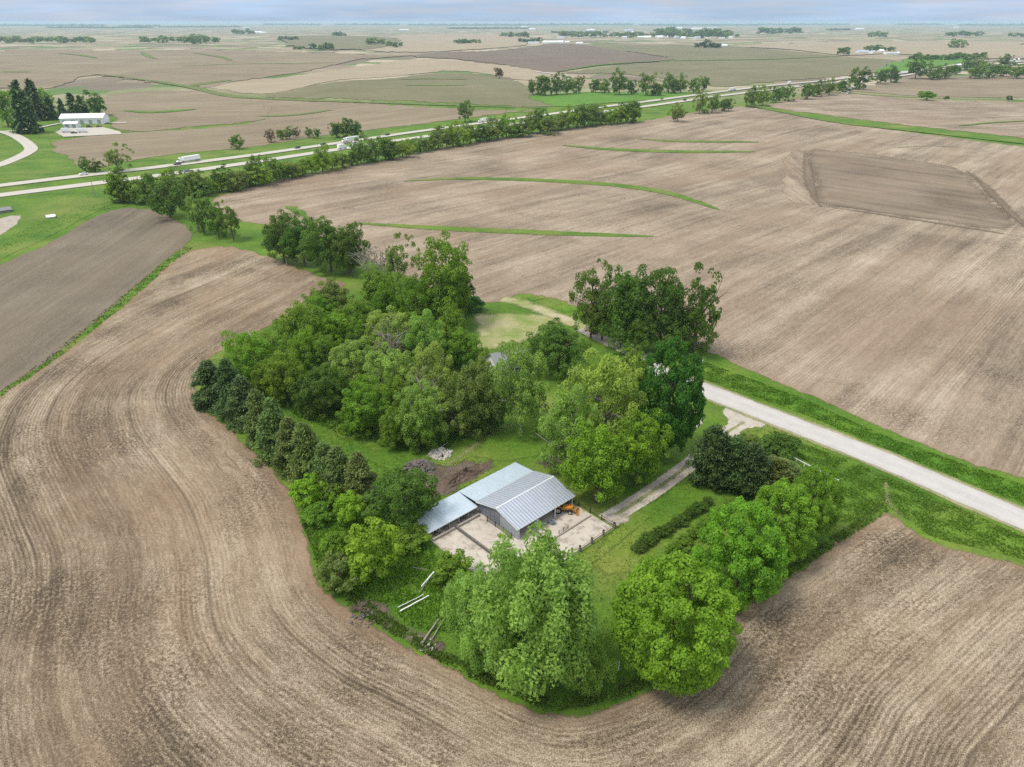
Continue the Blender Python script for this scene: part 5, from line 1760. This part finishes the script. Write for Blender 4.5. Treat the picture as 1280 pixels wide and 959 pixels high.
# ------------------------------------------------------------------ vehicles
def tangent(line, px):
    for (x0, y0), (x1, y1) in zip(line, line[1:]):
        if px <= x1:
            a, b_ = G(x0, y0), G(x1, y1)
            return math.atan2(b_.y - a.y, b_.x - a.x)
    return .8


def make_car(van=False):
    root = empty('car', (0, 0, 0))
    b = MB()
    b.taper(-2.25, 2.25, -.9, .9, .35, .85, .06, .1, .03)
    b.taper(-2.2, 2.15, -.88, .88, .853, .98, .15, .5, .08)
    body = b.build('body', M['paint'], root)
    b = MB()
    if van:
        b.taper(-2.15, 1.35, -.82, .82, .983, 1.75, .12, .6, .12)
    else:
        b.taper(-1.9, .95, -.8, .8, .983, 1.42, .55, .6, .14)
    b.build('window_band', M['glass'], root)
    b = MB()
    if van:
        b.box(-2.0, .72, -.69, .69, 1.753, 1.79)
    else:
        b.box(-1.32, .33, -.65, .65, 1.423, 1.46)
    b.build('roof', M['paint'], root)
    for x in (-1.4, 1.4):
        for y in (-.82, .82):
            wheel_parts(root, x, y, .33, .2)
    for y in (-.6, .6):
        b = MB(); b.box(2.2, 2.26, y - .16, y + .16, .62, .76); b.build('headlight', M['white_paint'], root)
    return root


def make_semi(blen=13.5):
    root = empty('semi_truck', (0, 0, 0))
    b = MB(); b.box(-blen, 0, -1.28, 1.28, 1.15, 4.0); b.build('trailer_box', M['paint'], root)
    b = MB(); b.box(-blen + .2, 3.8, -.45, .45, .75, 1.1); b.build('frame', M['steel'], root)
    b = MB(); b.taper(.9, 2.9, -1.2, 1.2, .9, 3.6, 0, .5, .08); b.build('cab', M['paint'], root)
    b = MB(); b.taper(2.9, 4.6, -1.0, 1.0, .8, 2.0, 0, .25, .12); b.build('hood', M['paint'], root)
    b = MB(); b.box(2.75, 2.9, -1.0, 1.0, 2.1, 2.85); b.build('windscreen', M['glass'], root)
    for x in (-blen + 1.2, -blen + 2.5, -.3, .9, 3.9):
        for y in (-1.05, 1.05):
            wheel_parts(root, x, y, .5, .35)
    return root


def make_box_truck():
    root = empty('box_truck', (0, 0, 0))
    b = MB(); b.box(-3.6, 1.6, -1.2, 1.2, .95, 3.4); b.build('cargo_box', M['paint'], root)
    b = MB(); b.taper(1.75, 3.6, -1.05, 1.05, .6, 2.3, 0, .7, .1); b.build('cab', M['paint'], root)
    b = MB(); b.taper(2.9, 3.3, -.9, .9, 1.5, 2.2, 0, .3, .06); b.build('windscreen', M['glass'], root)
    b = MB(); b.box(-3.5, 3.4, -.4, .4, .55, .9); b.build('frame', M['steel'], root)
    for x in (-2.2, 2.6):
        for y in (-.95, .95):
            wheel_parts(root, x, y, .45, .3)
    return root




protos = {'car': make_car(), 'van': make_car(True), 'semi': make_semi(), 'box': make_box_truck()}
first = {k: True for k in protos}


def vehicle(kind, px, py, color, label, line=None, rz=None, west=True, group='vehicles on the highway', cat=None):
    o = protos[kind] if first[kind] else copy_tree(protos[kind])
    first[kind] = False
    g = G(px, py)
    a = rz if rz is not None else tangent(line, px) + (math.pi if west else 0)
    o.location = (g.x, g.y, g.z + lift(g.x, g.y, 4) + .02)
    o.rotation_euler = (0, 0, a)
    for ch in o.children:
        ch.color = (*color, 1)
    tag(o, label, cat or {'car': 'car', 'van': 'van', 'semi': 'semi truck', 'box': 'truck'}[kind], group)
    k_ = .98 if kind == 'semi' else 1.15
    o.scale = (k_, k_, k_)
    o.name = {'car': 'car', 'van': 'van', 'semi': 'semi_truck', 'box': 'box_truck'}[kind]
    return o


Wt, Bk, Gy, Rd = (.8, .8, .8), (.02, .022, .026), (.2, .22, .24), (.3, .04, .03)
vehicle('semi', 603, 153.6, Wt, 'white semi truck right of the lone roadside tree', up_line)
vehicle('semi', 229, 204.2, Wt, 'white semi truck near the left hedgerow end', up_line)
vehicle('semi', 433, 178.5, Wt, 'white semi truck below the dark clump of trees', up_line)
vehicle('box', 428, 187, Wt, 'white box truck beside the semi at the dark clump', lo_line, None, False)
vehicle('box', 445, 183.8, Wt, 'second white box truck just right of the first', lo_line, None, False)
vehicle('van', 472, 180.5, Wt, 'white van on the near carriageway among the hedgerow gaps', lo_line, None, False)
vehicle('car', 105, 219.4, Wt, 'white car at the left end of the highway', up_line)
vehicle('car', 222, 206.8, Bk, 'dark car just ahead of the left white semi', up_line)
vehicle('car', 372, 186.2, Bk, 'dark car left of the white trucks', up_line)
vehicle('car', 404, 181.7, Bk, 'dark car closest to the white trucks', up_line)
vehicle('car', 235, 215.6, Gy, 'grey car on the near carriageway at the left', lo_line, None, False)
vehicle('car', 553, 160.8, Wt, 'white car between the trucks and the lone tree', up_line)
vehicle('car', 484, 169.8, Bk, 'dark car right of the white van', up_line)
vehicle('car', 827, 125.2, Bk, 'dark car in front of the woodlot', up_line)
vehicle('van', 856, 126.6, Bk, 'black van at the right end of the woodlot', lo_line, None, False)
vehicle('semi', 913, 114.2, Wt, 'white semi truck right of the woodlot', up_line)
vehicle('car', 956, 109.4, Gy, 'grey car between the two right white trucks', up_line)
vehicle('box', 986, 105.8, Wt, 'rightmost white truck on the highway', up_line)
vehicle('car', 1000, 108.4, Gy, 'grey car on the near carriageway far right', lo_line, None, False)
pk = 'vehicles parked at the white farm building'
vehicle('car', 91, 158.6, Bk, 'dark car parked at the left of the white building front', rz=.6, group=pk)
vehicle('van', 112, 160.3, Bk, 'dark van parked in the middle of the gravel lot', rz=.5, group=pk)
vehicle('car', 124, 159.8, Bk, 'dark car parked at the right of the gravel lot', rz=.7, group=pk)
vehicle('car', 93, 167.6, Bk, 'dark car parked nearest the field on the gravel lot', rz=.4, group=pk)
vehicle('box', 84, 166.5, Wt, 'white box truck parked on the left of the gravel lot', rz=.5, group=pk)
vehicle('box', 104, 166.5, Wt, 'white box truck parked at the front of the gravel lot', rz=.5, group=pk)


# ------------------------------------------------------------------ far buildings
def building(px, py, L, W, h, r, rz, label, roof='white_metal', wall='white_metal', name='farm_building', doors=0, cat='building', group=None):
    g = G(px, py)
    root = empty(name, g, rz)
    tag(root, label, cat, group)
    b = MB(); b.box(-L / 2, L / 2, -W / 2, W / 2, -.5, h)
    for s_ in (-1, 1):
        x = s_ * (L / 2 - .1)
        b.hexa([(x - .1, -W / 2, h), (x + .1, -W / 2, h), (x + .1, W / 2, h), (x - .1, W / 2, h), (x - .1, -.05, r), (x + .1, -.05, r), (x + .1, .05, r), (x - .1, .05, r)])
    b.build('wall', M[wall], root)
    b = MB()
    for s_ in (-1, 1):
        b.slab([(-L / 2 - .5, s_ * (W / 2 + .5), h - .1), (L / 2 + .5, s_ * (W / 2 + .5), h - .1), (L / 2 + .5, s_ * .004, r + .2), (-L / 2 - .5, s_ * .004, r + .2)], .18)
    b.build('roof', M[roof], root)
    for i in range(doors):
        x = -L / 2 + L * (i + .5) / doors
        b = MB(); b.box(x - 1.6, x + 1.6, -W / 2 - .12, -W / 2 - .01, 0, min(h - .5, 3.6)); b.build('door', M['wall_metal'], root)
    return root


building(107, 153.5, 40, 18, 5.5, 8.6, .16, 'long white metal farm building with pale roof at left', doors=5, name='metal_building')
building(91, 159.5, 12, 9, 4, 5.4, .16, 'low white annex in front of the long white building', doors=2, name='metal_building')
building(32, 158.5, 8, 8, 3.2, 5.2, .4, 'small white shed beside the large dark spruce', name='shed')
building(5, 265.5, 6, 4, 1.5, 2.4, .7, 'dark little shed at the left edge by the gravel patch', 'shingle', 'grey_wood', name='shed')
building(64, 272.5, 3.2, 2.4, 1.0, 1.5, .6, 'tiny white hut standing in the grass by the left field', 'white_paint', 'white_paint', name='hut')
fb = 'white buildings in the far distance'
for px_, py_, L_, W_, h_, r_, rz_, l_, rf_ in [
    (691, 54.3, 95, 26, 6, 11, .1, 'longest white barn beside the dark far grove', 'white_metal'), (667, 54.5, 50, 18, 5, 8, .1, 'lower blue-white barn left of the longest barn', 'roof_new'), (709, 53.8, 22, 12, 5, 8, .3, 'small pale house right of the longest barn', 'white_metal'),
    (724, 55.5, 28, 18, 5, 9, .2, 'white shed at the right end of the long barns', 'white_metal'), (905, 58.5, 22, 14, 5, 9, .2, 'white farmhouse beside the dark windbreak', 'white_metal'), (1078, 66.5, 40, 14, 5, 8, .2, 'long pale shed at the left of the right farmstead', 'roof_new'),
    (1090, 67.5, 16, 14, 6, 10, .5, 'blue-grey house of the right farmstead', 'roof_rib'), (1101, 65.5, 18, 12, 5, 9, .3, 'white house in the middle of the right farmstead', 'white_metal'), (1114, 68.0, 46, 18, 5, 8, .2, 'broad pale shed at the right of the right farmstead', 'lot'),
    (1204, 45, 60, 22, 6, 10, .1, 'white barns of the far farm at upper right', 'white_metal'), (322, 41.5, 70, 30, 8, 14, .1, 'white barn of the farm on the left skyline', 'white_metal'), (329, 41.8, 50, 25, 7, 12, .4, 'second white barn of the left skyline farm', 'white_metal'),
    (505, 38.2, 110, 40, 9, 14, .1, 'white long building far left of the village', 'white_metal'), (392, 60.3, 20, 12, 5, 8, .2, 'pale house hidden behind the tall far tree', 'white_metal'), (724, 45, 60, 25, 8, 13, .2, 'first white house from the left in the village', 'white_metal'),
    (745, 45.3, 80, 30, 8, 14, .1, 'second white house from the left in the village', 'white_metal'), (738, 38.5, 90, 40, 10, 16, .3, 'upper white building above the second village house', 'white_metal'), (786, 39, 90, 40, 10, 16, .1, 'third pale building of the village', 'roof_new'),
    (824, 47, 50, 22, 7, 11, .2, 'low pale house at the village centre', 'white_metal'), (848, 46.5, 60, 25, 7, 11, .2, 'white house right of the village centre', 'white_metal'), (872, 37, 160, 60, 12, 20, .05, 'long white factory at the right of the village', 'white_metal'),
    (890, 36, 140, 60, 12, 20, .05, 'second long pale factory behind the village', 'roof_new'), (849, 36, 90, 45, 10, 18, .2, 'small white building left of the long factory', 'white_metal'), (965, 39, 90, 40, 10, 16, .1, 'white farm on the skyline right of the village', 'white_metal'),
    (1072, 37.3, 60, 40, 12, 20, .2, 'left white bin shed on the right skyline', 'white_metal'), (1077, 37.4, 50, 40, 12, 18, .2, 'right white bin shed on the right skyline', 'white_metal'), (1195, 35, 90, 40, 10, 16, .1, 'white farm on the far right skyline', 'white_metal'),
    (655, 34.5, 110, 50, 12, 18, .1, 'pale building on the skyline above the far pale field', 'white_metal'), (665, 37.2, 80, 40, 9, 15, .1, 'pale house below the skyline building', 'white_metal'), (308, 36, 100, 50, 12, 18, .1, 'pale skyline building behind the left farm', 'roof_new'),
    (1263, 77, 40, 14, 5, 8, .1, 'pale shed among the trees at the right edge', 'lot'), (1197, 84, 12, 9, 4, 6.5, .3, 'small white house among the right highway trees', 'white_metal'), (1100, 95.5, 12, 8, 3.5, 6, .3, 'little house with rusty roof by the right highway trees', 'red')]:
    building(px_, py_, L_, W_, h_, r_, rz_, l_, rf_, 'white_metal', group=fb)
random.seed(5)
for i in range(22):
    px_ = 700 + i * 10.2 + random.uniform(-3, 3)
    building(px_, random.choice([41.5, 44, 47.8, 48.2]) + random.uniform(-.6, .6), random.uniform(22, 48), random.uniform(14, 22), random.uniform(5, 8), random.uniform(10, 14), random.uniform(-.5, .5), '%s small pale village house from the left among distant trees' % ordinal(i), random.choice(['white_metal', 'roof_new', 'roof_rib', 'lot']), 'white_metal', 'village_house', 0, 'house', 'small houses of the distant village')


# ------------------------------------------------------------------ air, sky, light, camera
def haze():
    b = MB(); b.box(-36000, 36000, -36000, 36000, -6, 96)
    m = bpy.data.materials.new('pale_air')
    m.use_nodes = True
    nt = m.node_tree
    nt.nodes.remove(nt.nodes['Principled BSDF'])
    v = nt.nodes.new('ShaderNodeVolumePrincipled')
    v.inputs['Color'].default_value = (.56, .76, .9, 1)
    v.inputs['Density'].default_value = HAZE
    v.inputs['Anisotropy'].default_value = .2
    nt.links.new(v.outputs[0], nt.nodes['Material Output'].inputs['Volume'])
    o = b.build('haze', m)
    tag(o, 'pale blue haze veiling the far farmland', 'haze', None, 'stuff')


HAZE = 5.5e-5
haze()

SUN_EL, SUN_AZ = math.radians(64), math.radians(-112)   # azimuth from +Y, towards -X
w = bpy.data.worlds.new('World')
SC.world = w
w.use_nodes = True
nt = w.node_tree
bg = nt.nodes['Background']
sky = nt.nodes.new('ShaderNodeTexSky')
sky.sky_type = 'NISHITA'
sky.sun_disc = False
sky.sun_elevation = SUN_EL
sky.sun_rotation = SUN_AZ
sky.air_density = 1.0
sky.dust_density = 3.0
sky.ozone_density = 1.0
tc = nt.nodes.new('ShaderNodeTexCoord')
# a thin veil of cloud over the clear sky
mp = nt.nodes.new('ShaderNodeMapping'); mp.inputs['Scale'].default_value = (3.5, 3.5, 48)
nz = nt.nodes.new('ShaderNodeTexNoise'); nz.inputs['Scale'].default_value = 1.6; nz.inputs['Detail'].default_value = 5
rg = nt.nodes.new('ShaderNodeMapRange')
rg.inputs[1].default_value = .4; rg.inputs[2].default_value = .68; rg.inputs[3].default_value = .75; rg.inputs[4].default_value = .97
mx = nt.nodes.new('ShaderNodeMix'); mx.data_type = 'RGBA'
sx = nt.nodes.new('ShaderNodeSeparateXYZ'); nt.links.new(tc.outputs['Generated'], sx.inputs[0])
el_ = nt.nodes.new('ShaderNodeMapRange'); el_.inputs[1].default_value = .0; el_.inputs[2].default_value = .6
nt.links.new(sx.outputs[2], el_.inputs[0])
zm = nt.nodes.new('ShaderNodeMix'); zm.data_type = 'RGBA'
zm.inputs[6].default_value = (2.75, 3.7, 5.0, 1); zm.inputs[7].default_value = (7.6, 7.8, 8.2, 1)
nt.links.new(el_.outputs[0], zm.inputs[0]); cl = nt.nodes.new('ShaderNodeTexNoise'); cl.inputs['Scale'].default_value = 2.6; cl.inputs['Detail'].default_value = 6
nt.links.new(mp.outputs[0], cl.inputs['Vector'])
cr_ = nt.nodes.new('ShaderNodeMapRange'); cr_.inputs[1].default_value = .46; cr_.inputs[2].default_value = .66
nt.links.new(cl.outputs[0], cr_.inputs[0])
cm = nt.nodes.new('ShaderNodeMix'); cm.data_type = 'RGBA'; cm.inputs[7].default_value = (3.55, 3.95, 4.8, 1)
nt.links.new(cr_.outputs[0], cm.inputs[0]); nt.links.new(zm.outputs[2], cm.inputs[6]); nt.links.new(cm.outputs[2], mx.inputs[7])
nt.links.new(tc.outputs['Generated'], mp.inputs[0]); nt.links.new(mp.outputs[0], nz.inputs['Vector']); nt.links.new(nz.outputs[0], rg.inputs[0])
nt.links.new(rg.outputs[0], mx.inputs[0]); nt.links.new(sky.outputs[0], mx.inputs[6]); nt.links.new(mx.outputs[2], bg.inputs['Color'])
bg.inputs['Strength'].default_value = .12

sl = bpy.data.lights.new('sun', 'SUN')
sl.energy = 2.0
sl.angle = math.radians(16)
sl.color = (1, .94, .83)
so = bpy.data.objects.new('sun', sl)
COL.objects.link(so)
dvec = Vector((math.sin(SUN_AZ) * math.cos(SUN_EL), math.cos(SUN_AZ) * math.cos(SUN_EL), math.sin(SUN_EL)))
so.rotation_euler = dvec.to_track_quat('Z', 'Y').to_euler()

cam = bpy.data.cameras.new('camera')
cam.sensor_width = 36
cam.lens = 36 * F / 1280
cam.clip_start = .5
cam.clip_end = 60000
co = bpy.data.objects.new('camera', cam)
COL.objects.link(co)
co.location = (0, 0, CAMH)
co.rotation_euler = (math.pi / 2 - PITCH, 0, 0)
SC.camera = co
SC.view_settings.view_transform = 'Standard'
SC.view_settings.look = 'None'
SC.view_settings.exposure = .6
SC.view_settings.gamma = 1
SC.cycles.volume_bounces = 1
SC.cycles.use_denoising = False
SC.cycles.max_bounces = 8
